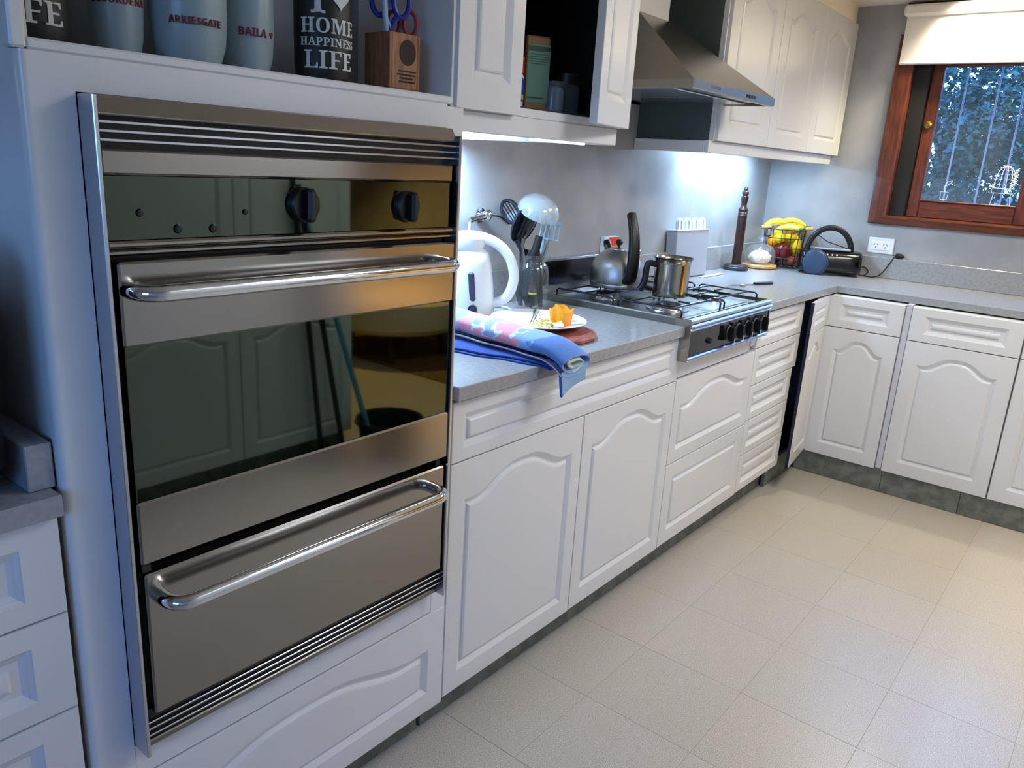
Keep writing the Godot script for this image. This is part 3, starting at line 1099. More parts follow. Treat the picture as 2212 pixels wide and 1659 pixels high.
func left_run() -> void:
	var t := thing("drawer_base_cabinet", "white cabinet of stacked drawers with stepped moulding, left of the oven tower", "cabinet")
	carcass(t, -1.60, -0.800, 0.114, 0.868, -0.55, -0.001)
	var ys := [0.866, 0.715, 0.557, 0.398, 0.125]
	for k in 4:
		front("drawer", t, -1.33, ys[k + 1], -0.788, ys[k], Vector3(0.052, 0.034, 0.034), 0.0, PROF_DRAWER)
		front("drawer", t, -1.60, ys[k + 1], -1.33, ys[k], Vector3(0.052, 0.034, 0.034), 0.0, PROF_DRAWER)
	toe(t, -1.60, -0.790)
	t = thing("wall_cabinet", "white wall cabinet above the left worktop, outside the photo's left edge", "cabinet")
	var wb := mb()
	wb.span(-1.70, -0.84, 1.457, 2.10, ZB + 0.002, -0.26, 0.002)
	part("carcass", wb, M.white, t)
	for k in 2:
		wb = mb()
		wb.t = Transform3D(Basis(), Vector3(-1.70 + 0.43 * k, 1.457, -0.259))
		wb.routed(0.428, 0.64, D, Vector3(0.055, 0.055, 0.10), 0.04, PROF_DOOR)
		part("door", wb, M.white, t, 24.0)
	# dark box with a door and feet on the left worktop
	t = thing("black_box", "plain black box standing on the worktop left of the oven tower", "black_box", Vector3(-1.06, 0.902, -0.31))
	var b := mb()
	b.span(-0.24, 0.228, 0.012, 0.335, -0.2, 0.325, 0.03)
	part("housing", b, M.black, t)
	b = mb()
	b.span(-0.22, 0.10, 0.04, 0.30, 0.322, 0.332, 0.006)
	part("door", b, M.black_glass, t)
	for sx: float in [-0.2, 0.18]:
		for sz: float in [-0.17, 0.28]:
			b = mb()
			b.lathe([Vector2(0, 0), Vector2(0.014, 0), Vector2(0.014, 0.014), Vector2(0, 0.014)], 12, Vector3(sx, 0, sz))
			part("foot", b, M.rubber, t)

func worktops() -> void:
	# L-shaped worktop right of the tower
	var t := thing("worktop", "grey stone worktop running from the oven past the stove and round under the window", "worktop")
	var b: MB
	var b2 := mb()
	b2.t = Transform3D(Basis(Vector3.RIGHT, -PI / 2), Vector3.ZERO)
	b2.prism(PackedVector2Array([Vector2(0.0, -0.037), Vector2(1.035, -0.037), Vector2(1.035, 0.5715), Vector2(0.0, 0.5715)]), 0.869, 0.90, 0.0015)
	b2.prism(PackedVector2Array([Vector2(1.035, 0.52), Vector2(1.69, 0.52), Vector2(1.69, 0.5715), Vector2(1.035, 0.5715)]), 0.869, 0.90, 0.0)
	b2.prism(PackedVector2Array([Vector2(1.69, -0.030), Vector2(2.545, -0.037), Vector2(2.545, -1.64), Vector2(XW - 0.001, -1.64), Vector2(XW - 0.001, 0.5715), Vector2(1.69, 0.5715)]), 0.869, 0.90, 0.0015)
	part("slab", b2, M.stone, t)
	b = mb()
	b.span(0.0, XW - 0.022, 0.9005, 1.012, ZB + 0.001, ZB + 0.021, 0.0015)
	part("upstand", b, M.stone, t)
	b = mb()
	b.span(XW - 0.021, XW - 0.001, 0.9005, 1.002, ZB + 0.001, 1.64, 0.0015)
	part("upstand", b, M.stone, t)
	t = thing("splash_strip", "long black strip with a pale top edge along the wall behind the stove", "splash guard", Vector3(1.06, 0.9, ZB))
	b = mb()
	b.span(0.0, 0.66, 0.045, 0.128, 0.022, 0.036, 0.001)
	part("panel", b, M.black_gloss, t)
	b = mb()
	b.span(0.0, 0.66, 0.128, 0.136, 0.001, 0.038, 0.001)
	part("top_edge", b, M.alu, t)
	# left worktop with its own upstand against the tower
	t = thing("worktop", "grey stone worktop end with a square upstand, left of the oven tower", "worktop")
	b = mb()
	b.span(-1.62, -0.787, 0.869, 0.90, ZB + 0.001, 0.036, 0.0015)
	part("slab", b, M.stone, t)
	b = mb()
	b.span(-0.816, -0.782, 0.9005, 0.966, ZB + 0.022, 0.004, 0.0015)
	part("upstand", b, M.stone, t)
	b = mb()
	b.span(-1.62, -0.817, 0.9005, 1.0, ZB + 0.001, ZB + 0.021, 0.0015)
	part("upstand", b, M.stone, t)

# ------------------------------------------------------------------ wall cabinets, hood
func wall_cabinets() -> void:
	var t := thing("wall_cabinet", "white wall cabinet beside the oven niche, standing open with jars inside", "cabinet")
	var b := mb()
	b.span(-0.010, 0.008, 1.457, 2.10, ZB + 0.001, -0.001, 0.001)
	b.span(0.587, 0.605, 1.457, 2.10, ZB + 0.001, -0.001, 0.001)
	b.span(0.008, 0.587, 1.457, 1.475, ZB + 0.001, -0.001, 0.001)
	b.span(0.008, 0.587, 2.082, 2.10, ZB + 0.001, -0.001, 0.001)
	part("carcass", b, M.white, t)
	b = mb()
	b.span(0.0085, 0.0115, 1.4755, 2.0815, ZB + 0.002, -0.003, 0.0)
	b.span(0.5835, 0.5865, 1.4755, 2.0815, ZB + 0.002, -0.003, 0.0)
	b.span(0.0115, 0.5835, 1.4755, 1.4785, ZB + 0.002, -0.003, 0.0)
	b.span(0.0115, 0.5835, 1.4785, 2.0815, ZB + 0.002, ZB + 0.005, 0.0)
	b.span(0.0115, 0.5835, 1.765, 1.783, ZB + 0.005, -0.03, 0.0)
	part("shade_lining", b, M.cavity_shade, t)  # dark panels added for the shade inside the open cabinet
	front("door", t, -0.023, 1.456, 0.176, 2.08, Vector3(0.040, 0.055, 0.10), 0.03, PROF_DOOR)
	var leaf := Node3D.new()
	leaf.name = "open_leaf"
	leaf.position = Vector3(0.606, 1.4575, 0.003)
	leaf.rotation.y = deg_to_rad(13.6)
	t.add_child(leaf)
	b = mb()
	b.t = Transform3D(Basis(), Vector3(-0.238, 0.0, 0.0))
	b.routed(0.236, 0.622, D, Vector3(0.045, 0.055, 0.10), 0.035, PROF_DOOR)
	part("door", b, M.white, leaf, 24.0)
	b = mb()
	b.span(0.010, 0.591, 1.416, 1.4565, -0.018, 0.0, 0.002)
	b.span(0.573, 0.591, 1.416, 1.4565, ZB + 0.002, -0.018, 0.002)
	part("valance", b, M.white, t)

	t = thing("wall_cabinet", "white wall cabinet with three arched doors and a dark side, right of the cooker hood", "cabinet")
	b = mb()
	b.span(1.664, XW - 0.002, 1.478, 2.096, ZB + 0.001, -0.2495, 0.001)
	part("carcass", b, M.white, t)
	b = mb()
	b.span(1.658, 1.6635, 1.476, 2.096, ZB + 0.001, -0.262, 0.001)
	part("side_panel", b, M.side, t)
	b = mb()
	b.span(1.6575, 1.664, 1.476, 2.096, -0.262, -0.2415, 0.001)
	part("edge_band", b, M.white, t)
	var xs := [1.664, 2.139, 2.610, 3.083]
	for k in 3:
		front("door", t, xs[k], 1.4765, xs[k + 1], 2.094, Vector3(0.075, 0.060, 0.105), 0.040, PROF_DOOR).position.z = -0.249
	b = mb()
	b.span(1.640, 3.045, 1.433, 1.4775, -0.268, -0.250, 0.002)
	b.span(1.640, 1.658, 1.433, 1.4755, ZB + 0.002, -0.268, 0.002)
	part("valance", b, M.white, t)

func hood() -> void:
	var t := thing("cooker_hood", "stainless steel pyramid cooker hood with push buttons on its rim, hanging above the stove", "cooker hood", Vector3(1.378, 1.600, 0.0))
	var w := 0.318
	var zf := -0.045
	var zb := ZB + 0.001
	var b := mb()
	var ring := func(x: float, y: float, z: float) -> PackedVector3Array:
		return PackedVector3Array([Vector3(-x, y, z), Vector3(x, y, z), Vector3(x, y, zb), Vector3(-x, y, zb)])
	b.grid([ring.call(w - 0.03, 0.012, zf - 0.03), ring.call(w - 0.02, 0.001, zf - 0.02), ring.call(w - 0.004, 0.0, zf - 0.004), ring.call(w, 0.004, zf), ring.call(w, 0.027, zf), ring.call(w - 0.003, 0.030, zf - 0.004), ring.call(0.105, 0.266, -0.385)], true)
	part("canopy", b, M.hood, t, 20.0)
	b = mb()
	b.span(-w + 0.03, w - 0.03, 0.010, 0.020, zb, zf - 0.03, 0.0)
	part("underside", b, M.steel_dark, t)
	for k in 2:
		b = mb()
		b.span(-0.27 + 0.275 * k, -0.005 + 0.275 * k, 0.004, 0.0095, zb + 0.08, zf - 0.09, 0.002)
		part("grease_filter", b, M.alu, t)
	for k in 4:
		b = mb()
		b.span(0.075 + 0.019 * k, 0.090 + 0.019 * k, 0.010, 0.020, zf - 0.002, zf + 0.003, 0.001)
		part("button", b, M.black, t)
	b = mb()
	b.span(-0.20, -0.13, 0.012, 0.020, zf - 0.002, zf + 0.0006, 0.0003)
	part("badge", b, M.steel_dark, t)
	b = mb()
	b.span(-0.106, 0.106, 0.262, 0.573, zb, -0.384, 0.002)
	part("duct_cover", b, M.white, t)

# ------------------------------------------------------------------ stove
const SY := 0.924       # top of the stove's steel rim

func stove() -> void:
	var t := thing("stove", "steel four-burner gas stove set into the worktop, with wire grates and black knob panel", "stove", Vector3(1.36, 0.0, 0.0))
	var w := 0.327
	var b := mb()
	# pan with raised rim
	var r := func(x: float, y: float, z0: float, z1: float) -> PackedVector3Array:
		return PackedVector3Array([Vector3(-x, y, z1), Vector3(x, y, z1), Vector3(x, y, z0), Vector3(-x, y, z0)])
	b.grid([r.call(w, 0.9005, -0.515, 0.045), r.call(w, SY - 0.004, -0.515, 0.045), r.call(w - 0.003, SY, -0.512, 0.042), r.call(w - 0.010, SY, -0.505, 0.035), r.call(w - 0.016, SY - 0.010, -0.499, 0.029)], true)
	var inner: PackedVector3Array = r.call(w - 0.016, SY - 0.010, -0.499, 0.029)
	b.quad(inner[0], inner[1], inner[2], inner[3])
	part("hob_top", b, M.steel_dark, t)
	b = mb()
	b.span(-w, w, 0.789, 0.900, -0.02, 0.045, 0.001)
	part("front_box", b, M.steel_dark, t)
	b = mb()
	b.span(-w + 0.006, w - 0.004, 0.803, 0.884, 0.04, 0.052, 0.001)
	var panel := part("control_panel", b, M.black_glass, t)
	for q: Array in [[0.908, 0.924, 0.058], [0.896, 0.9075, 0.063], [0.884, 0.8955, 0.060]]:
		b = mb()
		b.span(-w, w, q[0], q[1], 0.03, q[2], 0.004)
		part("trim_rib", b, M.alu, t)
	for q: Array in [[0.795, 0.803, 0.060], [0.787, 0.7945, 0.056]]:
		b = mb()
		b.span(-w, w, q[0], q[1], 0.03, q[2], 0.003)
		part("trim_rib", b, M.alu, t)
	b = mb()
	b.span(-w - 0.0005, -w + 0.006, 0.787, 0.924, 0.0, 0.055, 0.001)
	part("end_plate", b, M.steel, t)
	b = mb()
	b.span(w - 0.006, w + 0.0005, 0.787, 0.924, 0.0, 0.055, 0.001)
	part("end_plate", b, M.steel, t)
	for x: float in [-0.035, 0.040, 0.115, 0.190, 0.262]:
		b = mb()
		b.t = Transform3D(Basis(Vector3.RIGHT, PI / 2), Vector3(x, 0.846, 0.052))
		b.lathe([Vector2(0, 0.010), Vector2(0.023, 0.010), Vector2(0.026, 0.007), Vector2(0.027, 0.0)], 24)
		var kn := part("knob", b, M.black, panel)
		b = mb()
		b.t = Transform3D(Basis(), Vector3(x, 0.846, 0.052))
		b.box(Vector3(0, -0.004, 0.018), Vector3(0.009, 0.052, 0.020), 0.003)
		part("knob_grip", b, M.black, panel)
		b = mb()
		b.box(Vector3(x, 0.822, 0.0812), Vector3(0.006, 0.016, 0.002), 0.0006)
		part("pointer", b, M.alu, kn)
	b = mb()
	b.t = Transform3D(Basis(Vector3.RIGHT, PI / 2), Vector3(-0.175, 0.838, 0.052))
	b.lathe([Vector2(0, 0.010), Vector2(0.009, 0.009), Vector2(0.011, 0.0)], 16)
	part("igniter_button", b, M.black, panel)
	# burners
	var y0 := SY - 0.010
	var bs := [[-0.165, -0.115, 0.050], [-0.150, -0.365, 0.042], [0.165, -0.115, 0.036], [0.160, -0.365, 0.046]]
	for q: Array in bs:
		b = mb()
		b.lathe([Vector2(q[2] * 1.45, 0.0), Vector2(q[2] * 1.42, 0.004), Vector2(q[2] * 1.05, 0.004), Vector2(q[2] * 0.95, 0.012), Vector2(q[2] * 0.9, 0.014)], 32, Vector3(q[0], y0, q[1]))
		var bu := part("burner", b, M.alu, t)
		b = mb()
		b.lathe([Vector2(q[2] * 0.92, 0.0135), Vector2(q[2] * 0.92, 0.018), Vector2(q[2] * 0.8, 0.021), Vector2(0, 0.022)], 32, Vector3(q[0], y0, q[1]))
		part("burner_cap", b, M.enamel, bu)
	# two wire grates
	for s: float in [-1.0, 1.0]:
		b = mb()
		var xc := 0.158 * s
		var hw := 0.142
		var yt := y0 + 0.030
		var z0 := -0.478
		var z1 := 0.006
		for x: float in [-hw, hw]:
			for q: Array in [[z0, -0.248], [-0.226, z1]]:
				b.tube([Vector3(xc + x, y0, q[0]), Vector3(xc + x, yt - 0.006, q[0]), Vector3(xc + x, yt, q[0] + 0.008), Vector3(xc + x, yt, q[1] - 0.008), Vector3(xc + x, yt - 0.006, q[1]), Vector3(xc + x, y0, q[1])], 0.0032, 7)
		for z: float in [z0 + 0.035, -0.29, -0.185, z1 - 0.035]:
			b.tube([Vector3(xc - hw, yt, z), Vector3(xc + hw, yt, z)], 0.0032, 7)
		for z: float in [-0.115, -0.365]:
			for q: Vector2 in [Vector2(-1, 0), Vector2(1, 0)]:
				b.tube([Vector3(xc + q.x * hw, yt, z), Vector3(xc + q.x * 0.038, yt, z)], 0.0032, 7)
			for q: float in [-1.0, 1.0]:
				b.tube([Vector3(xc, yt, z + q * 0.076), Vector3(xc, yt, z + q * 0.034)], 0.0032, 7)
		part("grate", b, M.enamel, t)

# ------------------------------------------------------------------ things in the niche above the oven
func niche_things() -> void:
	var y := 1.4757
	var chalk := mat(Color(0.80, 0.82, 0.82), 0.7)
	var b: MB
	for k in 2:
		var t := thing("lettered_tin", ["black rounded tin with white LIFE lettering, at the left end of the niche", "black rounded tin lettered I HOME HAPPINESS LIFE with a white heart, beside the pen box"][k], "tin", [Vector3(-0.722, y, -0.085), Vector3(-0.252, y, -0.085)][k], -0.40, "black lettered tins in the niche")
		b = mb()
		var r := 0.049
		b.lathe([Vector2(0, 0), Vector2(r * 0.72, 0), Vector2(r * 0.88, 0.004), Vector2(r * 0.97, 0.014), Vector2(r, 0.035), Vector2(r * 1.0, 0.15), Vector2(r * 0.97, 0.18), Vector2(r * 0.99, 0.184), Vector2(r * 0.99, 0.196), Vector2(0, 0.198)], 36)
		part("body", b, mat(Color(0.045, 0.042, 0.042), 0.5), t)
		var off: float = [0.008, -0.004][k]
		lettering("LIFE", 0.040, chalk, t, Vector3(0, 0.036, 0), true, r + 0.0004)
		lettering("HAPPINESS", 0.0185, chalk, t, Vector3(0, 0.064, 0), true, r + 0.0004)
		lettering("HOME", 0.033, chalk, t, Vector3(0, 0.089, 0), true, r + 0.0004)
		var io := Node3D.new()
		io.name = "top_line"
		io.rotation.y = -0.42 + off
		t.add_child(io)
		lettering("I", 0.068, chalk, io, Vector3(0, 0.131, 0), true, r + 0.0004)
		b = mb()
		var heart := PackedVector2Array()
		for i in 40:
			var a := TAU * i / 40.0
			heart.append(Vector2(16 * pow(sin(a), 3), 13 * cos(a) - 5 * cos(2 * a) - 2 * cos(3 * a) - cos(4 * a)) * 0.0013)
		heart.reverse()
		b.prism(heart, 0.0, 0.0015)
		for i in b.v.size():
			var p := b.v[i]
			var a := p.x / (r + 0.0004)
			b.v[i] = Vector3(sin(a) * (r + 0.0004 + p.z), p.y, cos(a) * (r + 0.0004 + p.z))
		var h := part("heart", b, chalk, t)
		h.position.y = 0.136
		h.rotation.y = 0.36
	var shaded_glaze := mat(Color(0.54, 0.62, 0.65), 0.3)  # jar colour darkened to carry the shade of the niche
	var ink := mat(Color(0.42, 0.08, 0.11), 0.7)
	var words := ["DESORDENA", "ARRIESGATE", "BAILA"]
	var xs := [-0.600, -0.500, -0.388]
	var rs := [0.036, 0.055, 0.045]
	var labs := ["pale glazed jar with two dark red words, next to the left black tin", "widest pale glazed jar, with a dark red word across its belly, second of three", "pale glazed jar with a short dark red word and heart, third of three"]
	for k in 3:
		var t := thing("lettered_jar", labs[k], "jar", Vector3(xs[k], y, [-0.10, -0.085, -0.11][k]), -0.30, "pale jars with red lettering in the niche")
		b = mb()
		var r: float = rs[k]
		b.lathe([Vector2(0, 0), Vector2(r * 0.62, 0), Vector2(r * 0.80, 0.006), Vector2(r * 0.93, 0.028), Vector2(r, 0.065), Vector2(r, 0.120), Vector2(r * 0.97, 0.155), Vector2(r * 0.93, 0.158), Vector2(r * 0.92, 0.14), Vector2(0, 0.13)], 36)
		part("body", b, shaded_glaze, t)
		lettering(words[k], 0.0135 if k < 2 else 0.0165, ink, t, Vector3(0, [0.072, 0.058, 0.062][k], 0), false, r + 0.0004)
		if k == 2:
			var hb := mb()
			var hp := PackedVector2Array()
			for i in 24:
				var a := TAU * i / 24.0
				hp.append(Vector2(16 * pow(sin(a), 3), 13 * cos(a) - 5 * cos(2 * a) - 2 * cos(3 * a) - cos(4 * a)) * 0.00032)
			hp.reverse()
			hb.prism(hp, r - 0.002, r + 0.0006)
			part("heart", hb, ink, t).transform = Transform3D(Basis(Vector3.UP, 0.78), Vector3(0, 0.062, 0))
		if k == 0:
			lettering("TODO", 0.0135, ink, t, Vector3(0, 0.088, 0), false, r + 0.0004)
	# wooden pen box with scissors
	var t := thing("pen_box", "square wooden pen box with a burnt oval emblem, at the right end of the niche", "pen holder", Vector3(-0.112, y, -0.062), -0.06)
	b = mb()
	var s := 0.036
	b.span(-s, s, 0, 0.006, -s, s, 0.001)
	b.span(-s, -s + 0.006, 0.006, 0.100, -s, s, 0.001)
	b.span(s - 0.006, s, 0.006, 0.100, -s, s, 0.001)
	b.span(-s + 0.006, s - 0.006, 0.006, 0.100, -s, -s + 0.006, 0.001)
	b.span(-s + 0.006, s - 0.006, 0.006, 0.100, s - 0.006, s, 0.001)
	part("box", b, M.brown_box, t)
	b = mb()
	var ov := PackedVector2Array()
	for i in 30:
		ov.append(Vector2(0.006 + 0.019 * cos(TAU * i / 30.0), 0.068 + 0.022 * sin(TAU * i / 30.0)))
	b.prism(ov, s - 0.001, s + 0.0008)
	part("emblem", b, M.burnt, t)
	b = mb()
	for q: Array in [[-0.016, 0.026, 0.036], [-0.018, 0.026, 0.030], [-0.012, 0.020, 0.024], [-0.014, 0.024, 0.018]]:
		b.span(q[0], q[1], q[2] - 0.0014, q[2] + 0.0014, s - 0.001, s + 0.0006, 0.0)
	part("burnt_lines", b, M.burnt, t)
	scissors(Vector3(-0.122, y + 0.005, -0.058), -0.4, Color(0.06, 0.13, 0.55), 1.0, "scissors with big blue plastic loops standing in the wooden pen box")
	scissors(Vector3(-0.090, y + 0.005, -0.062), -0.7, Color(0.55, 0.08, 0.16), 0.78, "smaller scissors with red plastic loops standing in the wooden pen box")
	b = mb()
	b.tube([Vector3(0, 0, 0), Vector3(-0.008, 0.10, 0.004), Vector3(-0.020, 0.175, 0.008)], [0.003, 0.005, 0.006], 10)
	solo("plastic_stick", b, mat(Color(0.62, 0.70, 0.80), 0.4), "pale plastic stick leaning out of the pen box left of the blue scissors", "stick", Vector3(-0.126, y + 0.007, -0.060))

func scissors(at: Vector3, turn: float, c: Color, k: float, label: String) -> void:
	var t := thing("scissors", label, "scissors", at, turn)
	var b := mb()
	b.t = Transform3D(Basis.from_scale(Vector3.ONE * k), Vector3.ZERO)
	b.box(Vector3(0, 0.055, 0), Vector3(0.012, 0.10, 0.002), 0.0005)
	part("blades", b, M.steel, t)
	for s: float in [-1.0, 1.0]:
		b = mb()
		b.t = Transform3D(Basis.from_scale(Vector3.ONE * k), Vector3.ZERO)
		var pts := []
		for i in 20:
			var a := TAU * i / 20.0
			pts.append(Vector3(s * 0.020 + 0.015 * cos(a), 0.150 + 0.026 * sin(a), 0.002 * s))
		b.tube(pts, 0.005, 8, true)
		b.tube([Vector3(0, 0.10, 0), Vector3(s * 0.008, 0.118, 0), Vector3(s * 0.016, 0.127, 0.001 * s)], 0.0055, 8)
		part("handle_loop", b, mat(c, 0.35), t)

# ------------------------------------------------------------------ jars inside the open wall cabinet
func shelf_things() -> void:
	var y := 1.4787
	var t := thing("spice_bottle", "small bottle with red cap and blue label at the left in the open wall cabinet", "bottle", Vector3(0.257, y, -0.075))
	var b := mb()
	b.lathe([Vector2(0, 0), Vector2(0.024, 0), Vector2(0.026, 0.004), Vector2(0.026, 0.066), Vector2(0.022, 0.072), Vector2(0, 0.073)], 24)
	part("body", b, mat(Color(0.75, 0.80, 0.83), 0.4), t)
	b = mb()
	b.lathe([Vector2(0.0264, 0.014), Vector2(0.0266, 0.016), Vector2(0.0266, 0.060), Vector2(0.0264, 0.062)], 24)
	part("label_band", b, mat(Color(0.08, 0.22, 0.62), 0.5), t)
	b = mb()
	b.lathe([Vector2(0.0268, 0.018), Vector2(0.0269, 0.019), Vector2(0.0269, 0.027), Vector2(0.0268, 0.028)], 24)
	part("label_stripe", b, mat(Color(0.70, 0.68, 0.20), 0.5), t)
	b = mb()
	b.lathe([Vector2(0.025, 0.073), Vector2(0.025, 0.088), Vector2(0.0235, 0.089), Vector2(0.0235, 0.091), Vector2(0.025, 0.092), Vector2(0.025, 0.106), Vector2(0, 0.107)], 24)
	part("cap", b, mat(Color(0.80, 0.20, 0.20), 0.45), t)
	t = thing("tall_packet", "tall tan carton with a green label in the open wall cabinet", "carton", Vector3(0.350, y, -0.095), -0.5)
	b = mb()
	b.span(-0.030, 0.030, 0, 0.160, -0.032, 0.032, 0.004)
	part("carton", b, mat(Color(0.55, 0.40, 0.24), 0.6), t)
	b = mb()
	b.span(-0.024, 0.0302, 0.018, 0.142, 0.030, 0.0326, 0.0002)
	var lb := part("label_panel", b, mat(Color(0.34, 0.52, 0.45), 0.5), t)
	b = mb()
	b.span(-0.024, 0.0302, 0.128, 0.138, 0.032, 0.0332, 0.0002)
	for k in 5:
		b.span(-0.020, 0.026, 0.100 + 0.005 * k, 0.1015 + 0.005 * k, 0.032, 0.0330, 0.0)
	b.span(-0.022, 0.020, 0.026, 0.030, 0.032, 0.0330, 0.0)
	part("label_print", b, mat(Color(0.08, 0.26, 0.19), 0.5), lb)
	t = thing("glass_jar", "short grey jar in front of the tall carton in the open wall cabinet", "jar", Vector3(0.385, y, -0.055))
	b = mb()
	b.lathe([Vector2(0, 0), Vector2(0.024, 0), Vector2(0.026, 0.004), Vector2(0.026, 0.050), Vector2(0.023, 0.056), Vector2(0, 0.056)], 24)
	part("body", b, mat(Color(0.45, 0.50, 0.56), 0.2), t)
	b = mb()
	b.lathe([Vector2(0.0245, 0.056), Vector2(0.0245, 0.068), Vector2(0, 0.069)], 24)
	part("lid", b, mat(Color(0.30, 0.33, 0.36), 0.4), t)
	t = thing("dark_jar", "dark grey jar with a black lid at the right in the open wall cabinet", "jar", Vector3(0.478, y, -0.085))
	b = mb()
	b.lathe([Vector2(0, 0), Vector2(0.031, 0), Vector2(0.033, 0.004), Vector2(0.033, 0.062), Vector2(0.029, 0.070), Vector2(0, 0.070)], 24)
	part("body", b, mat(Color(0.30, 0.34, 0.36), 0.25), t)
	b = mb()
	b.lathe([Vector2(0.031, 0.070), Vector2(0.031, 0.094), Vector2(0, 0.095)], 24)
	part("lid", b, mat(Color(0.10, 0.10, 0.10), 0.4), t)

# ------------------------------------------------------------------ worktop between oven and stove
func counter_left_things() -> void:
	var y := 0.9003
	var b: MB
	# gas tap on the wall
	var t := thing("wall_tap", "small chrome tap with a lever sticking out of the backsplash above the white kettle", "tap", Vector3(0.735, 1.192, ZB))
	b = mb()
	b.t = Transform3D(Basis(Vector3.RIGHT, PI / 2), Vector3.ZERO)
	b.lathe([Vector2(0, 0.03), Vector2(0.012, 0.03), Vector2(0.014, 0.008), Vector2(0.024, 0.006), Vector2(0.025, 0.0005)], 20)
	part("flange", b, M.chrome, t)
	b = mb()
	b.tube([Vector3(-0.085, -0.012, 0.035), Vector3(-0.03, -0.004, 0.035), Vector3(0.0, 0.0, 0.035)], 0.009, 12)
	b.ball(Vector3(0, 0.002, 0.036), Vector3(0.017, 0.019, 0.015))
	part("body", b, M.chrome, t)
	b = mb()
	b.tube([Vector3(0.006, 0.006, 0.042), Vector3(0.045, 0.000, 0.046), Vector3(0.09, -0.022, 0.046)], [0.007, 0.006, 0.009], 12)
	part("lever", b, M.chrome, t)
	b = mb()
	b.tube([Vector3(-0.080, -0.012, 0.035), Vector3(-0.084, -0.03, 0.035), Vector3(-0.084, -0.285, 0.03)], 0.004, 8)
	part("supply_pipe", b, M.white_plastic, t)
	# white electric kettle
	t = thing("electric_kettle", "white plastic electric kettle with a big curved handle, half hidden by the oven tower", "kettle", Vector3(0.566, y, -0.452), -0.89)
	b = mb()
	b.lathe([Vector2(0, 0), Vector2(0.078, 0), Vector2(0.080, 0.004), Vector2(0.080, 0.014), Vector2(0, 0.016)], 36)
	part("power_base", b, mat(Color(0.25, 0.27, 0.34), 0.4), t)
	b = mb()
	b.lathe([Vector2(0, 0.016), Vector2(0.078, 0.016), Vector2(0.0785, 0.03), Vector2(0.073, 0.10), Vector2(0.064, 0.165), Vector2(0.055, 0.198), Vector2(0.040, 0.212), Vector2(0, 0.217)], 44)
	part("body", b, M.white_plastic, t)
	b = mb()
	var hp := []
	for q: Vector2 in [Vector2(-0.05, 0.240), Vector2(0.0, 0.246), Vector2(0.05, 0.238), Vector2(0.090, 0.218), Vector2(0.118, 0.185), Vector2(0.131, 0.145), Vector2(0.130, 0.108), Vector2(0.117, 0.076), Vector2(0.095, 0.056), Vector2(0.070, 0.048)]:
		hp.append(Vector3(q.x, q.y, 0))
	ribbon(b, smooth_path(hp, 5), 0.044, 0.030)
	part("handle", b, M.white_plastic, t, 50.0)
	b = mb()
	b.lathe([Vector2(0.046, 0.205), Vector2(0.052, 0.222), Vector2(0.050, 0.240), Vector2(0.020, 0.246), Vector2(0, 0.246)], 32, Vector3(-0.008, 0, 0))
	part("lid", b, M.white_plastic, t)
	b = mb()
	b.t = Transform3D(Basis(Vector3.BACK, 0.10), Vector3(0.0, 0.105, 0.0725))
	b.box(Vector3(0.012, 0, 0.0), Vector3(0.018, 0.085, 0.012), 0.005)
	part("water_gauge", b, mat(Color(0.20, 0.23, 0.32), 0.2), t)
	b = mb()
	b.t = Transform3D(Basis(Vector3.RIGHT, PI / 2 - 0.05), Vector3(0.016, 0.040, 0.0745))
	b.lathe([Vector2(0, 0.008), Vector2(0.008, 0.008), Vector2(0.009, 0.004), Vector2(0.013, 0.006), Vector2(0.015, 0.0)], 20)
	part("switch", b, mat(Color(0.22, 0.24, 0.32), 0.3), t)
	b = mb()
	b.tube(smooth_path([Vector3(0.655, 0.9045, -0.445), Vector3(0.70, 0.9045, -0.42), Vector3(0.76, 0.9045, -0.44), Vector3(0.78, 0.9045, -0.50), Vector3(0.70, 0.9045, -0.545), Vector3(0.60, 0.9045, -0.55)], 5), 0.0035, 8)
	part("power_cord", b, M.white_plastic, t).transform = t.transform.affine_inverse()
	# utensil jar
	var jx := 0.862
	var jz := -0.445
	t = thing("glass_jar", "big clear glass jar full of kitchen utensils, next to the white electric kettle", "jar", Vector3(jx, y, jz))
	b = mb()
	b.lathe([Vector2(0, 0.004), Vector2(0.050, 0.004), Vector2(0.054, 0.010), Vector2(0.0545, 0.12), Vector2(0.049, 0.138), Vector2(0.041, 0.148), Vector2(0.040, 0.172), Vector2(0.042, 0.175), Vector2(0.0435, 0.172), Vector2(0.0435, 0.166), Vector2(0.042, 0.163), Vector2(0.0435, 0.158), Vector2(0.042, 0.154), Vector2(0.0435, 0.149), Vector2(0.052, 0.138), Vector2(0.057, 0.120), Vector2(0.057, 0.008), Vector2(0.053, 0.0), Vector2(0, 0.0)], 40)
	part("jar", b, M.clear, t)
	utensils(jx, y + 0.006, jz)
	# board, plate, peelings
	b = mb()
	b.lathe([Vector2(0, 0), Vector2(0.140, 0), Vector2(0.144, 0.003), Vector2(0.144, 0.010), Vector2(0.141, 0.013), Vector2(0, 0.013)], 12)
	solo("trivet", b, M.red_wood, "reddish wooden trivet board under the white plate", "trivet", Vector3(0.575, y, -0.166), 0.3, "", 20.0)
	t = thing("dinner_plate", "white dinner plate with vegetable peelings, resting on the reddish wooden board", "plate", Vector3(0.610, y + 0.0132, -0.218))
	b = mb()
	b.lathe([Vector2(0, 0.004), Vector2(0.078, 0.004), Vector2(0.088, 0.008), Vector2(0.096, 0.013), Vector2(0.130, 0.019), Vector2(0.138, 0.021), Vector2(0.1395, 0.0195), Vector2(0.132, 0.016), Vector2(0.098, 0.008), Vector2(0.090, 0.002), Vector2(0.076, 0.0), Vector2(0, 0.0)], 64)
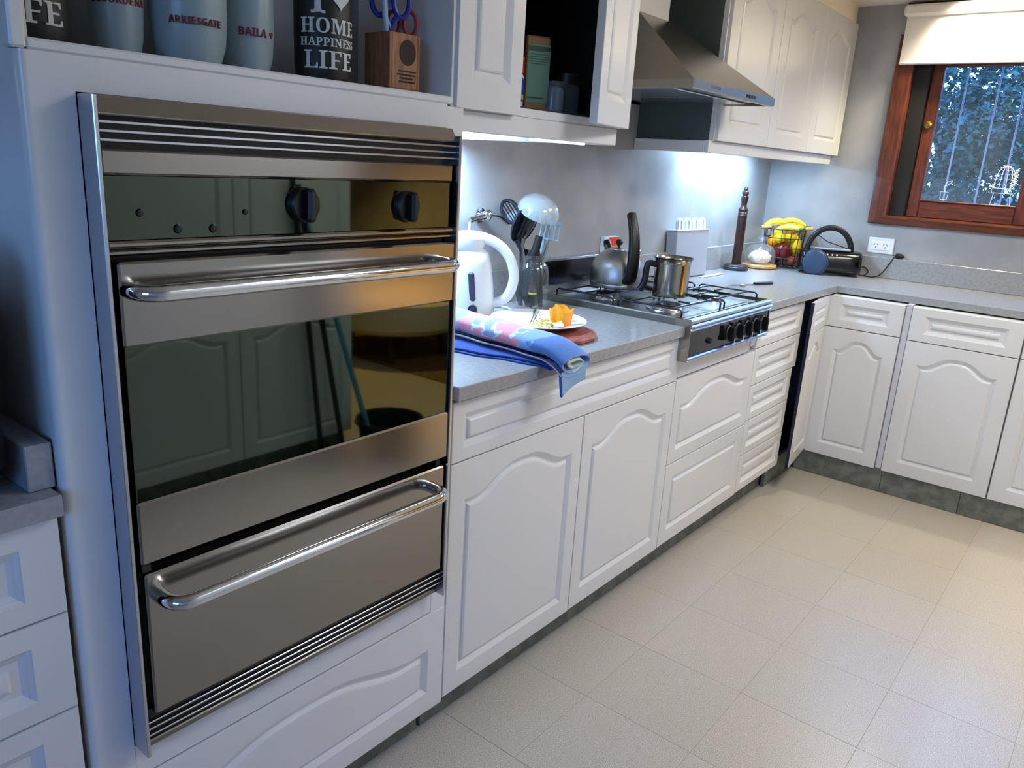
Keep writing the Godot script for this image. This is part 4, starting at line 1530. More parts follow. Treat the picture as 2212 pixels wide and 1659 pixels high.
	part("plate", b, M.ceramic, t, 50.0)
	var py := y + 0.0132 + 0.0045
	# hollow orange pumpkin rind
	b = mb()
	var rows := []
	for i in 5:
		var f := i / 4.0
		var r := PackedVector3Array()
		for j in 44:
			var a := -0.5 + 5.0 * j / 43.0
			var top := 0.046 + 0.005 * sin(a * 3.0) + 0.002 * sin(a * 7.0 + 1.0) + (0.010 if j > 26 and j < 34 else 0.0)
			var rad := 0.030 + 0.007 * f + 0.003 * sin(a * 4.0)
			r.append(Vector3(cos(a) * rad * 1.15, f * top, -sin(a) * rad))
		rows.append(r)
	solid_sheet(b, rows, 0.004)
	var rind := mat(Color(0.96, 0.62, 0.05), 0.4)
	rind.subsurf_scatter_enabled = true
	rind.subsurf_scatter_strength = 0.2
	solo("pumpkin_rind", b, rind, "curled orange pumpkin rind standing upright on the white plate", "peel", Vector3(0.642, py + 0.004, -0.158), 0.4, "", 60.0)
	# pale pulp with seeds: strands nobody could count
	b = mb()
	var rg := RandomNumberGenerator.new()
	rg.seed = 5
	for k in 150:
		var a := rg.randf() * TAU
		var rr := sqrt(rg.randf())
		var c := Vector3(cos(a) * rr * 0.062, 0.003 + 0.016 * (1.0 - rr * rr) * rg.randf(), sin(a) * rr * 0.030)
		var d := Vector3(rg.randf_range(-0.012, 0.012), rg.randf_range(-0.003, 0.004), rg.randf_range(-0.012, 0.012))
		b.tube([c - d, c + Vector3(0, 0.003, 0), c + d], [0.0012, 0.0024, 0.001], 5)
	var pulp := solo("pumpkin_pulp", b, mat(Color(0.93, 0.86, 0.58), 0.5), "heap of pale yellow pumpkin pulp strands in the middle of the white plate", "food scraps", Vector3(0.585, py, -0.180), 0.72)
	pulp.set_meta("kind", "stuff")
	b = mb()
	for k in 16:
		var c := Vector3(rg.randf_range(-0.055, 0.055), rg.randf_range(0.008, 0.018), rg.randf_range(-0.026, 0.026))
		b.ball(c, Vector3(0.0045, 0.0018, 0.003), 8, 6)
	var seeds := solo("pumpkin_seeds", b, mat(Color(0.55, 0.52, 0.42), 0.5), "greyish pumpkin seeds scattered through the pale pulp on the plate", "seeds", Vector3(0.585, py, -0.180), 0.72)
	seeds.set_meta("kind", "stuff")
	b = mb()
	rows = []
	for i in 4:
		var r := PackedVector3Array()
		for j in 14:
			r.append(Vector3(-0.032 + 0.064 * j / 13.0, 0.003 + 0.006 * sin(j * 0.9) * (i / 3.0) + 0.004 * i / 3.0 + 0.003, -0.012 + 0.024 * i / 3.0))
		rows.append(r)
	solid_sheet(b, rows, 0.0015)
	solo("pale_peel", b, mat(Color(0.95, 0.90, 0.76), 0.5), "thin cream coloured strip of peel in front of the orange rind on the plate", "peel", Vector3(0.580, py + 0.008, -0.128), 0.75, "", 60.0)
	# fork lying on the plate
	t = thing("fork", "thin steel fork lying across the far side of the white plate", "fork", Vector3(0.640, py + 0.004, -0.262), 0.55)
	b = mb()
	b.tube([Vector3(-0.05, 0.000, 0), Vector3(0.0, 0.003, 0), Vector3(0.085, 0.014, 0)], [0.0018, 0.0016, 0.003], 8)
	part("handle", b, M.steel_dark, t)
	b = mb()
	b.tube([Vector3(-0.05, 0.0, 0.006), Vector3(0.06, 0.012, 0.012)], 0.0014, 6)
	part("tine", b, M.steel_dark, t)
	tea_towel()

# Catmull-Rom through the points
func smooth_path(p: Array, n: int) -> Array:
	var out := []
	for i in p.size() - 1:
		var a: Vector3 = p[maxi(i - 1, 0)]
		var b: Vector3 = p[i]
		var c: Vector3 = p[i + 1]
		var d: Vector3 = p[mini(i + 2, p.size() - 1)]
		for k in n:
			out.append(b.cubic_interpolate(c, a, d, float(k) / n))
	out.append(p[p.size() - 1])
	return out

# rounded flat bar in the local xy plane, wide along z
func ribbon(b: MB, pts: Array, w: float, th: float, w1 := -1.0) -> void:
	var rows := []
	var n := pts.size()
	for i in n:
		var a: Vector3 = pts[maxi(i - 1, 0)]
		var c: Vector3 = pts[mini(i + 1, n - 1)]
		var tg := (c - a).normalized()
		var nr := tg.cross(Vector3.BACK).normalized()
		var ww := lerpf(w, w1 if w1 > 0 else w, float(i) / (n - 1))
		var r := PackedVector3Array()
		for j in 16:
			var f := TAU * j / 16.0
			var cx := signf(cos(f)) * pow(absf(cos(f)), 0.6)
			var sx := signf(sin(f)) * pow(absf(sin(f)), 0.6)
			r.append(pts[i] + nr * cx * th * 0.5 + Vector3.BACK * sx * ww * -0.5)
		rows.append(r)
	b.grid(rows, true)
	b.fan(rows[0], true)
	b.fan(rows[n - 1])

# a sheet given as rows of points, thickened along its normals
func solid_sheet(b: MB, rows: Array, th: float) -> void:
	var back := []
	for i in rows.size():
		var r := PackedVector3Array()
		for j in rows[i].size():
			var u: Vector3 = rows[i][mini(j + 1, rows[i].size() - 1)] - rows[i][maxi(j - 1, 0)]
			var w: Vector3 = rows[mini(i + 1, rows.size() - 1)][j] - rows[maxi(i - 1, 0)][j]
			r.append(rows[i][j] - u.cross(w).normalized() * th)
		back.append(r)
	b.grid(rows)
	var rb := []
	for i in range(rows.size() - 1, -1, -1):
		rb.append(back[i])
	b.grid(rb)
	var m := rows.size() - 1
	var n: int = rows[0].size() - 1
	b.grid([back[0], rows[0]])
	b.grid([rows[m], back[m]])
	var l0 := PackedVector3Array(); var l1 := PackedVector3Array(); var r0 := PackedVector3Array(); var r1 := PackedVector3Array()
	for i in m + 1:
		l0.append(rows[i][0]); l1.append(back[i][0]); r0.append(rows[i][n]); r1.append(back[i][n])
	b.grid([l0, l1])
	b.grid([r1, r0])

func utensils(jx: float, y: float, jz: float) -> void:
	# screen-right in plan is (0.63, 0.777); u runs along it, w towards the camera
	var P := func(u: float, h: float, w: float) -> Vector3: return Vector3(jx + 0.63 * u - 0.787 * w, y + h, jz + 0.777 * u + 0.617 * w)
	var nylon := mat(Color(0.075, 0.095, 0.15), 0.35)
	var face := Basis(Vector3.UP, -0.89)     # local x = screen right, local z = towards the camera
	# slotted skimmer
	var t := thing("slotted_spoon", "dark slotted skimmer at the left of the utensil jar, leaning out over the tap", "kitchen utensil", P.call(0.0, 0.0, 0.0), -0.89)
	var b := mb()
	b.tube([Vector3(0.012, 0.002, 0), Vector3(-0.024, 0.16, 0.0), Vector3(-0.040, 0.21, -0.01), Vector3(-0.058, 0.255, -0.015)], [0.007, 0.006, 0.005, 0.006], 10)
	part("handle", b, nylon, t)
	b = mb()
	var rot := Transform3D(Basis(Vector3.BACK, 0.62) * Basis(Vector3.RIGHT, -0.35), Vector3(-0.080, 0.300, -0.014))
	b.t = rot
	# oval blade with four slots: rim and bars
	var ring := []
	for i in 28:
		var a := TAU * i / 28.0
		ring.append(Vector3(0.026 * cos(a), 0.040 * sin(a), 0))
	b.tube(ring, 0.006, 8, true)
	for k in 5:
		var x := -0.018 + 0.009 * k
		var h := 0.040 * sqrt(1.0 - pow(x / 0.027, 2.0))
		b.tube([Vector3(x, -h, 0), Vector3(x, h, 0)], 0.0026, 6)
	var sheet := PackedVector2Array()
	for i in 25:
		var a := PI + PI * i / 24.0
		sheet.append(Vector2(0.025 * cos(a), 0.039 * sin(a) * 1.0 - 0.004))
	b.prism(sheet, -0.0015, 0.0015)
	part("blade", b, nylon, t)
	# black ladle and spoon heads
	t = thing("nylon_spoon", "large dark nylon spoon with its bowl turned sideways, left in the utensil jar", "kitchen utensil", P.call(0.0, 0.0, 0.0), -0.89)
	b = mb()
	b.tube([Vector3(-0.030, 0.002, 0.012), Vector3(-0.034, 0.12, 0.012), Vector3(-0.038, 0.18, 0.014), Vector3(-0.055, 0.215, 0.018)], [0.007, 0.007, 0.006, 0.009], 10)
	part("handle", b, nylon, t)
	b = mb()
	b.t = Transform3D(Basis(Vector3.BACK, -0.30) * Basis(Vector3.UP, 0.9), Vector3(-0.048, 0.262, 0.020))
	bowl(b, Vector3(0.030, 0.055, 0.020), 0.003)
	part("bowl", b, nylon, t, 60.0)
	t = thing("metal_spoon", "brownish steel serving spoon standing in the utensil jar in front of the dark spoon", "kitchen utensil", P.call(0.0, 0.0, 0.0), -0.89)
	b = mb()
	b.tube([Vector3(-0.010, 0.002, 0.022), Vector3(-0.026, 0.15, 0.022), Vector3(-0.036, 0.20, 0.024), Vector3(-0.034, 0.222, 0.026)], [0.006, 0.0055, 0.006, 0.008], 10)
	part("handle", b, M.steel, t)
	b = mb()
	b.t = Transform3D(Basis(Vector3.BACK, -0.42) * Basis(Vector3.UP, 0.75), Vector3(-0.016, 0.262, 0.026))
	bowl(b, Vector3(0.024, 0.052, 0.014), 0.002)
	part("bowl", b, mat(Color(0.34, 0.33, 0.34), 0.25, 1.0), t, 60.0)
	# big pale ladle, bowl upside down on top
	t = thing("ladle", "large pale translucent ladle with its round bowl turned down over the utensil jar", "kitchen utensil", P.call(0.0, 0.0, 0.0), -0.89)
	b = mb()
	b.tube([Vector3(0.016, 0.004, -0.01), Vector3(0.026, 0.18, -0.012), Vector3(0.040, 0.262, -0.012), Vector3(0.052, 0.295, -0.012)], [0.007, 0.007, 0.008, 0.008], 10)
	part("handle", b, mat(Color(0.58, 0.66, 0.70), 0.3), t)
	b = mb()
	b.t = Transform3D(Basis(Vector3.BACK, -0.33) * Basis(Vector3.RIGHT, 0.35), Vector3(0.008, 0.302, -0.012))
	var pr := []
	for i in 11:
		var a := PI / 2 * i / 10.0
		pr.append(Vector2(0.070 * cos(a), 0.058 * sin(a)))
	var inn := []
	for i in 11:
		var a := PI / 2 * (10 - i) / 10.0
		inn.append(Vector2(0.0675 * cos(a), 0.0555 * sin(a)))
	b.lathe(inn + [Vector2(0.069, -0.002)] + pr, 40)
	part("bowl", b, glass(Color(0.88, 0.94, 0.96), 0.20, 0.12), t, 60.0)
	# clear slotted turner
	t = thing("turner", "clear greyish slotted turner at the right of the utensil jar under the pale ladle", "kitchen utensil", P.call(0.0, 0.0, 0.0), -0.89)
	b = mb()
	b.tube([Vector3(0.020, 0.004, 0.0), Vector3(0.034, 0.15, 0.0), Vector3(0.048, 0.218, 0.0)], [0.006, 0.006, 0.005], 10)
	part("handle", b, mat(Color(0.45, 0.58, 0.58), 0.3), t)
	b = mb()
	b.t = Transform3D(Basis(Vector3.BACK, -0.12), Vector3(0.058, 0.245, 0.0))
	b.span(-0.026, 0.026, -0.028, -0.022, -0.002, 0.002, 0.001)
	b.span(-0.026, 0.026, 0.022, 0.034, -0.002, 0.002, 0.001)
	for k in 4:
		b.span(-0.026 + 0.0153 * k, -0.020 + 0.0153 * k, -0.022, 0.022, -0.002, 0.002, 0.001)
	part("blade", b, mat(Color(0.52, 0.62, 0.68), 0.2), t)
	# black handled knife
	t = thing("utensil_handle", "thick black rubber handle standing in the middle of the utensil jar", "kitchen utensil", P.call(0.0, 0.0, 0.0), -0.89)
	b = mb()
	b.tube([Vector3(-0.004, 0.155, 0.028), Vector3(0.008, 0.192, 0.030), Vector3(0.016, 0.232, 0.030)], [0.012, 0.0135, 0.012], 14)
	part("grip", b, M.rubber, t, 50.0)
	b = mb()
	b.tube([Vector3(-0.010, 0.004, 0.02), Vector3(-0.004, 0.155, 0.028)], 0.004, 8)
	part("shaft", b, M.steel, t)
	b = mb()
	b.tube([Vector3(0.018, 0.232, 0.030), Vector3(0.022, 0.270, 0.026), Vector3(0.010, 0.300, 0.02)], [0.003, 0.003, 0.003], 8)
	part("hook", b, mat(Color(0.40, 0.52, 0.55), 0.3), t)
	# dark handles seen through the glass
	for q: Array in [[-0.038, 0.0, 0.010, 0.0115], [-0.018, 0.01, 0.034, 0.0105], [0.006, -0.004, 0.036, 0.0130], [0.030, 0.02, 0.020, 0.0115]]:
		t = thing("utensil_handle", ["leftmost dark handle inside the glass utensil jar", "dark handle second from the left inside the glass utensil jar", "thick dark handle with yellow band in the glass utensil jar", "rightmost dark handle leaning inside the glass utensil jar"][[-0.038, -0.018, 0.006, 0.030].find(q[0])], "kitchen utensil", P.call(0.0, 0.0, 0.0), -0.89)
		b = mb()
		b.tube([Vector3(q[0] * 0.8 + q[1] * 0.6, 0.003, q[2] * 0.6), Vector3(q[0], 0.04, q[2]), Vector3(q[0] * 0.7 - q[1] * 0.3, 0.150, q[2] * 0.6), Vector3(q[0] * 0.5, 0.185, q[2] * 0.5)], [q[3] * 0.6, q[3], q[3], q[3] * 0.6], 10)
		part("grip", b, mat(Color(0.05, 0.055, 0.075), 0.4), t)
		if q[0] == 0.006:
			b = mb()
			b.tube([Vector3(q[0] * 0.95, 0.046, q[2]), Vector3(q[0] * 0.93, 0.052, q[2])], q[3] * 1.06, 12)
			part("band", b, mat(Color(0.80, 0.72, 0.15), 0.4), t)

# a spoon bowl: half an ellipsoid shell, open towards +z
func bowl(b: MB, r: Vector3, th: float) -> void:
	var outer := []
	var inner := []
	for i in 9:
		var a := PI / 2 * i / 8.0
		var ro := PackedVector3Array()
		var ri := PackedVector3Array()
		for j in 28:
			var f := TAU * j / 28.0
			ro.append(Vector3(r.x * cos(f) * cos(a), r.y * sin(f) * cos(a), -r.z * sin(a)))
			ri.append(Vector3((r.x - th) * cos(f) * cos(a), (r.y - th) * sin(f) * cos(a), -(r.z - th) * sin(a)))
		outer.append(ro)
		inner.append(ri)
	outer.reverse()
	b.grid(outer + inner, true)

func tea_towel() -> void:
	# printed cotton: blue ends, cream middle with pink flowers
	var im := Image.create(256, 256, false, Image.FORMAT_RGB8)
	var n := FastNoiseLite.new()
	n.seed = 4
	n.frequency = 0.02
	n.fractal_octaves = 3
	var n2 := FastNoiseLite.new()
	n2.seed = 14
	n2.frequency = 0.4
	for yy in 256:
		for xx in 256:
			if xx < 118:
				im.set_pixel(xx, yy, Color(0.78, 0.83, 0.78))
				continue
			var v := yy / 255.0 + 0.10 * n.get_noise_2d(xx * 1.4, yy)
			var c := Color(0.30, 0.46, 0.72)
			if v < 0.70:
				var k := n.get_noise_2d(xx * 1.2 + 300.0, yy * 1.0)
				c = Color(0.80, 0.82, 0.90)
				if v < 0.28:
					c = Color(0.60, 0.70, 0.92)
				if k > 0.10 and v > 0.18:
					c = Color(0.86, 0.56, 0.60)
				elif k < -0.16:
					c = Color(0.55, 0.60, 0.74)
			elif v < 0.78:
				c = Color(0.50, 0.62, 0.84)
			var w := 1.0 + 0.10 * n2.get_noise_2d(xx, yy)
			im.set_pixel(xx, yy, Color(clampf(c.r * w, 0, 1), clampf(c.g * w, 0, 1), clampf(c.b * w, 0, 1)))
	var m := mat(Color.WHITE, 0.9)
	m.albedo_texture = ImageTexture.create_from_image(im)
	m.rim_enabled = true
	m.rim = 0.4
	var inside := mat(Color(0.72, 0.80, 0.76), 0.95)
	var t := thing("tea_towel", "rolled blue and pink tea towel hanging over the worktop's front edge beside the plate", "towel", Vector3(0.335, 0.9005, 0.0))
	# cross-section: a spiral roll (outside first), then a tail folded flat underneath
	var path := []
	for i in 70:
		var f := i / 69.0
		var a := -PI / 2 - f * TAU * 2.15
		var k := 0.20 + 0.80 * pow(f, 0.9)
		path.append(Vector2(0.058 * k * cos(a) + 0.004 * sin(a * 2.0), 0.038 + 0.037 * k * sin(a)))
	var last: Vector2 = path[path.size() - 1]
	path.append_array([])
	var z0 := -0.34
	var z1 := 0.100
	var outer_rows := []
	var nz := 26
	var drop := func(z: float) -> float: return -0.0 if z < 0.02 else -4.6 * pow(z - 0.02, 2.0)
	var place := func(p: Vector2, f: float) -> Vector3:
		var z := lerpf(z0, z1, f)
		var fat := lerpf(1.10, 1.30, f)
		var wob := 0.003 * sin(f * 17.0 + p.x * 60.0)
		return Vector3(p.x * fat + wob + lerpf(0.02, 0.0, f), p.y * lerpf(1.1, 0.86, f) + drop.call(z) + 0.002, z + 0.012 * (p.y - 0.038) * 10.0 * (1.0 if f > 0.97 else 0.0))
	var sp := []
	for i in nz + 1:
		var r := PackedVector3Array()
		for p: Vector2 in path:
			r.append(place.call(p, float(i) / nz))
		sp.append(r)
	var b := mb()
	# outer face of the cloth, thickened inwards
	solid_sheet(b, sp, -0.0034)
	part("roll", b, m, t, 60.0)
	# folded tail lying under the roll towards the oven
	for k in 2:
		b = mb()
		var rows := []
		for i in nz + 1:
			var f := float(i) / nz
			var z := lerpf(-0.34, 0.062 + 0.014 * k, f)
			var r := PackedVector3Array()
			for j in 9:
				var g := j / 8.0
				r.append(Vector3(lerpf(0.03, lerpf(-0.165, -0.050, f) + 0.012 * k + 0.004 * sin(f * 20.0), g), 0.0035 + 0.0055 * k + drop.call(z) * 1.0, z))
			rows.append(r)
		solid_sheet(b, rows, 0.0035)
		part("folded_layer", b, mat(Color(0.16, 0.27, 0.56), 0.95), t, 60.0)
	# the corner that hangs below the edge
	b = mb()
	var hang := []
	for i in 8:
		var f := i / 7.0
		var r := PackedVector3Array()
		for j in 12:
			var g := j / 11.0
			r.append(Vector3(lerpf(-0.048 + 0.006 * f, 0.052, g), lerpf(-0.006, lerpf(-0.064, -0.034, g), f) + lerpf(0.0, 0.008, g) * (1.0 - f), 0.094 - 0.006 * sin(g * PI) * f + 0.004 * f))
		hang.append(r)
	solid_sheet(b, hang, 0.0035)
	part("hanging_corner", b, mat(Color(0.55, 0.68, 0.80), 0.95), t, 60.0)
	b = mb()
	var h0: PackedVector3Array = hang[7]
	var pts := []
	for p in h0:
		pts.append(p + Vector3(0, 0, -0.001))
	b.tube(pts, 0.0034, 8)
	var side := []
	for i in 8:
		side.append(hang[i][0] + Vector3(0, 0, -0.001))
	b.tube(side, 0.0034, 8)
	part("hem", b, mat(Color(0.20, 0.34, 0.62), 0.95), t, 60.0)

# ------------------------------------------------------------------ on the stove
func stove_things() -> void:
	var y := SY - 0.010 + 0.0335
	var t := thing("stovetop_kettle", "round steel stovetop kettle with a tall black curved handle, on the back of the stove", "kettle", Vector3(1.279, y, -0.376), -2.125)
	var b := mb()
	b.lathe([Vector2(0, 0), Vector2(0.088, 0), Vector2(0.093, 0.003), Vector2(0.0945, 0.010), Vector2(0.093, 0.014), Vector2(0.0955, 0.024), Vector2(0.096, 0.046), Vector2(0.092, 0.072), Vector2(0.083, 0.094), Vector2(0.068, 0.113), Vector2(0.050, 0.126), Vector2(0.034, 0.132), Vector2(0.033, 0.135), Vector2(0.020, 0.138), Vector2(0, 0.139)], 48)
	part("body", b, mat(Color(0.74, 0.75, 0.76), 0.34, 1.0), t)
	b = mb()
	b.lathe([Vector2(0, 0.138), Vector2(0.005, 0.140), Vector2(0.006, 0.146), Vector2(0.012, 0.151), Vector2(0.014, 0.159), Vector2(0.009, 0.167), Vector2(0, 0.169)], 20)
	part("lid_knob", b, M.black, t)
	b = mb()
	b.tube([Vector3(-0.055, 0.104, 0.0), Vector3(-0.080, 0.122, 0.0), Vector3(-0.094, 0.138, 0.0)], [0.022, 0.016, 0.013], 16)
	part("spout", b, M.steel, t)
	b = mb()
	b.tube([Vector3(-0.091, 0.135, 0.0), Vector3(-0.102, 0.150, 0.0)], [0.0145, 0.0125], 14)
	part("whistle", b, M.black, t)
	b = mb()
	ribbon(b, smooth_path([Vector3(0.086, 0.030, 0), Vector3(0.104, 0.042, 0), Vector3(0.115, 0.08, 0), Vector3(0.117, 0.13, 0), Vector3(0.108, 0.185, 0), Vector3(0.090, 0.230, 0), Vector3(0.070, 0.262, 0)], 5), 0.050, 0.026, 0.030)
	part("handle", b, M.black, t, 50.0)
	t = thing("milk_jug", "small steel milk jug with flared lip and black handle, on the front of the stove", "milk jug", Vector3(1.268, y, -0.150), 2.25)
	b = mb()
	b.lathe([Vector2(0, 0.002), Vector2(0.054, 0.002), Vector2(0.058, 0.0), Vector2(0.060, 0.004), Vector2(0.060, 0.108), Vector2(0.061, 0.118), Vector2(0.066, 0.128), Vector2(0.0695, 0.131), Vector2(0.068, 0.132), Vector2(0.063, 0.127), Vector2(0.0585, 0.116), Vector2(0.058, 0.006), Vector2(0, 0.006)], 48)
	part("body", b, mat(Color(0.68, 0.65, 0.60), 0.16, 1.0), t)
	b = mb()
	ribbon(b, smooth_path([Vector3(0.058, 0.104, 0), Vector3(0.074, 0.108, 0), Vector3(0.085, 0.104, 0), Vector3(0.089, 0.085, 0), Vector3(0.090, 0.055, 0), Vector3(0.096, 0.030, 0), Vector3(0.106, 0.014, 0)], 5), 0.024, 0.021, 0.026)
	part("handle", b, M.black, t, 50.0)
	t = thing("matchbox", "white and orange kitchen matchbox standing on the upstand behind the steel kettle", "matchbox", Vector3(1.512, 1.0122, ZB + 0.0115))
	b = mb()
	b.span(-0.052, 0.052, 0, 0.086, -0.010, 0.010, 0.0008)
	part("sleeve", b, mat(Color(0.86, 0.87, 0.88), 0.6), t)
	b = mb()
	b.span(-0.022, 0.050, 0.048, 0.083, 0.0095, 0.0106, 0.0)
	part("label_top", b, mat(Color(0.88, 0.24, 0.17), 0.5), t)
	b = mb()
	b.span(-0.022, 0.050, 0.044, 0.048, 0.0095, 0.0107, 0.0)
	part("label_stripe", b, mat(Color(0.90, 0.58, 0.10), 0.5), t)
	b = mb()
	b.span(-0.022, 0.050, 0.004, 0.044, 0.0095, 0.0105, 0.0)
	part("label_base", b, mat(Color(0.52, 0.20, 0.15), 0.5), t)
	b = mb()
	b.span(-0.010, 0.014, 0.022, 0.036, 0.010, 0.0110, 0.0)
	part("label_patch", b, mat(Color(0.90, 0.76, 0.66), 0.5), t)
	b = mb()
	var ring := []
	for i in 16:
		ring.append(Vector3(0.034 + 0.008 * cos(TAU * i / 16.0), 0.026 + 0.010 * sin(TAU * i / 16.0), 0.0108))
	b.tube(ring, 0.0014, 6, true)
	part("label_ring", b, mat(Color(0.90, 0.76, 0.66), 0.5), t)

# ------------------------------------------------------------------ worktop right of the stove
func counter_right_things() -> void:
	var y := 0.9003
	# knife block leaning against the wall
	var t := thing("knife_block", "flat grey knife block with four white looped handles, against the wall right of the stove", "knife block", Vector3(2.115, y, -0.515), -0.10)
	var b := mb()
	b.t = Transform3D(Basis(Vector3.RIGHT, -0.06), Vector3.ZERO)
	b.span(-0.130, 0.130, 0.002, 0.205, -0.028, 0.028, 0.003)
	part("block", b, mat(Color(0.66, 0.68, 0.72), 0.45), t)
	b = mb()
	b.t = Transform3D(Basis(Vector3.RIGHT, -0.06), Vector3.ZERO)
	b.span(-0.132, 0.132, 0.2055, 0.211, -0.030, 0.030, 0.002)
	part("top_plate", b, mat(Color(0.80, 0.82, 0.85), 0.4), t)
	for k in 4:
		var kn := thing("kitchen_knife", ["leftmost white looped knife handle in the grey knife block", "second white looped knife handle from the left in the grey knife block", "third white looped knife handle from the left in the grey knife block", "rightmost white looped knife handle in the grey knife block"][k], "knife", Vector3(2.115, y, -0.515), -0.10, "white knives in the grey block")
		b = mb()
		b.t = Transform3D(Basis(Vector3.RIGHT, -0.06), Vector3(-0.090 + 0.060 * k, 0.2112, 0.0))
		var o := PackedVector2Array()
		for i in 17:
			var a := PI * i / 16.0
			o.append(Vector2(0.021 * cos(a), 0.026 + 0.024 * sin(a)))
		o.append(Vector2(-0.022, 0.0)); o.append(Vector2(-0.006, 0.0))
		for i in range(16, -1, -1):
			var a := PI * i / 16.0
			o.append(Vector2(0.006 * cos(a), 0.033 + 0.007 * sin(a)))
		o.append(Vector2(0.006, 0.0)); o.append(Vector2(0.022, 0.0))
		b.prism(o, -0.008, 0.008)
		part("handle", b, M.white_plastic, kn)
		b = mb()
		b.t = Transform3D(Basis(Vector3.RIGHT, -0.06), Vector3(-0.090 + 0.060 * k, 0.0, 0.0))
		b.span(-0.010, 0.010, 0.08, 0.211, -0.001, 0.001, 0.0004)
		part("blade", b, M.steel, kn)
	t = thing("plastic_knife", "white plastic spreading knife lying on the worktop in front of the grey knife block", "knife", Vector3(2.245, y, -0.535 + 0.085), 0.0)
	b = mb()
	b.span(-0.11, 0.02, 0.0, 0.006, -0.010, 0.010, 0.002)
	part("handle", b, M.white_plastic, t)
	b = mb()
	b.span(0.02, 0.12, 0.001, 0.004, -0.012, 0.011, 0.001)
	part("blade", b, M.white_plastic, t)
	# knife lying on the worktop
	t = thing("table_knife", "steel knife with a black handle lying on the worktop beside the stove", "knife", Vector3(2.135, y, -0.213), -0.36)
	b = mb()
	b.span(0.020, 0.140, 0.001, 0.013, -0.007, 0.007, 0.004)
	part("handle", b, mat(Color(0.05, 0.05, 0.10), 0.4), t)
	b = mb()
	b.prism(PackedVector2Array([Vector2(-0.14, 0.002), Vector2(-0.10, -0.003), Vector2(0.022, -0.006), Vector2(0.022, 0.006), Vector2(-0.06, 0.006)]), 0.0, 0.0015)
	var bl := part("blade", b, M.steel, t)
	bl.rotation.x = -PI / 2
	bl.position.y = 0.003
	b = mb()
	b.lathe([Vector2(0, 0.0), Vector2(0.012, 0.0), Vector2(0.0115, 0.008), Vector2(0.006, 0.010), Vector2(0, 0.009)], 20)
	solo("small_cap", b, mat(Color(0.62, 0.60, 0.55), 0.4), "tiny greyish cap lying beside the knife blade on the worktop", "cap", Vector3(2.06, y, -0.215))
	# turned paper towel holder
	t = thing("towel_holder", "dark turned wooden paper towel holder without a roll, right of the grey knife block", "paper towel holder", Vector3(2.602, y, -0.486))
	b = mb()
	b.lathe([Vector2(0, 0), Vector2(0.058, 0), Vector2(0.061, 0.004), Vector2(0.061, 0.014), Vector2(0.057, 0.018), Vector2(0.057, 0.022), Vector2(0.054, 0.026), Vector2(0.047, 0.029), Vector2(0, 0.030)], 40)
	part("base", b, mat(Color(0.22, 0.20, 0.22), 0.35), t)
	b = mb()
	b.lathe([Vector2(0.0235, 0.030), Vector2(0.0225, 0.034), Vector2(0.0225, 0.262), Vector2(0.0235, 0.266), Vector2(0.021, 0.272), Vector2(0.0245, 0.278), Vector2(0.021, 0.284), Vector2(0.0235, 0.290), Vector2(0.0225, 0.298), Vector2(0.015, 0.308), Vector2(0.0135, 0.320), Vector2(0.018, 0.345), Vector2(0.0175, 0.356), Vector2(0.012, 0.362), Vector2(0.017, 0.370), Vector2(0.016, 0.380), Vector2(0.009, 0.386), Vector2(0.011, 0.394), Vector2(0.006, 0.402), Vector2(0, 0.404)], 28)
	part("pole", b, M.dark_wood, t)
	# cake dome on a board with bread inside
	b = mb()
	b.lathe([Vector2(0, 0.004), Vector2(0.085, 0.004), Vector2(0.0885, 0.007), Vector2(0.0885, 0.017), Vector2(0.085, 0.020), Vector2(0, 0.020)], 44)
	b.lathe([Vector2(0, 0), Vector2(0.07, 0), Vector2(0.07, 0.004)], 30)
	solo("round_board", b, M.pine, "round pale wooden board under the glass dome", "board", Vector3(2.815, y, -0.452))
	b = mb()
	b.lathe([Vector2(0.078, 0.0), Vector2(0.0785, 0.045), Vector2(0.074, 0.072), Vector2(0.060, 0.090), Vector2(0.038, 0.100), Vector2(0.012, 0.104), Vector2(0.009, 0.112), Vector2(0.012, 0.120), Vector2(0.024, 0.128), Vector2(0.025, 0.134), Vector2(0.018, 0.139), Vector2(0, 0.141)], 44)
	b.lathe([Vector2(0, 0.101), Vector2(0.036, 0.0975), Vector2(0.058, 0.0875), Vector2(0.0715, 0.0705), Vector2(0.076, 0.045), Vector2(0.0755, 0.0), Vector2(0.078, 0.0)], 44)
	solo("glass_dome", b, M.dome, "clear glass cake dome with a knob, standing on the round pale board", "cake dome", Vector3(2.815, y + 0.0202, -0.452), 0.0, "", 50.0)
	b = mb()
	var rg := RandomNumberGenerator.new()
	rg.seed = 3
	var nz := FastNoiseLite.new()
	nz.seed = 8
	nz.frequency = 9.0
	var rows := []
	for i in 13:
		var a := -PI / 2 + PI * i / 12.0
		var r := PackedVector3Array()
		for j in 36:
			var f := TAU * j / 36.0
			var d := Vector3(cos(f) * cos(a), sin(a), -sin(f) * cos(a))
			var k := 1.0 + 0.22 * nz.get_noise_3dv(d)
			r.append(Vector3(d.x * 0.062 * k, maxf(0.034 + d.y * 0.036 * k, 0.0), d.z * 0.055 * k))
		rows.append(r)
	b.grid(rows, true)
	solo("bread_bag", b, mat(Color(0.93, 0.88, 0.84), 0.35), "pale bread roll in a crumpled white bag under the glass dome", "bread", Vector3(2.815, y + 0.0205, -0.452), 0.0, "", 60.0)
	fruit_basket(Vector3(2.972, y, -0.398))

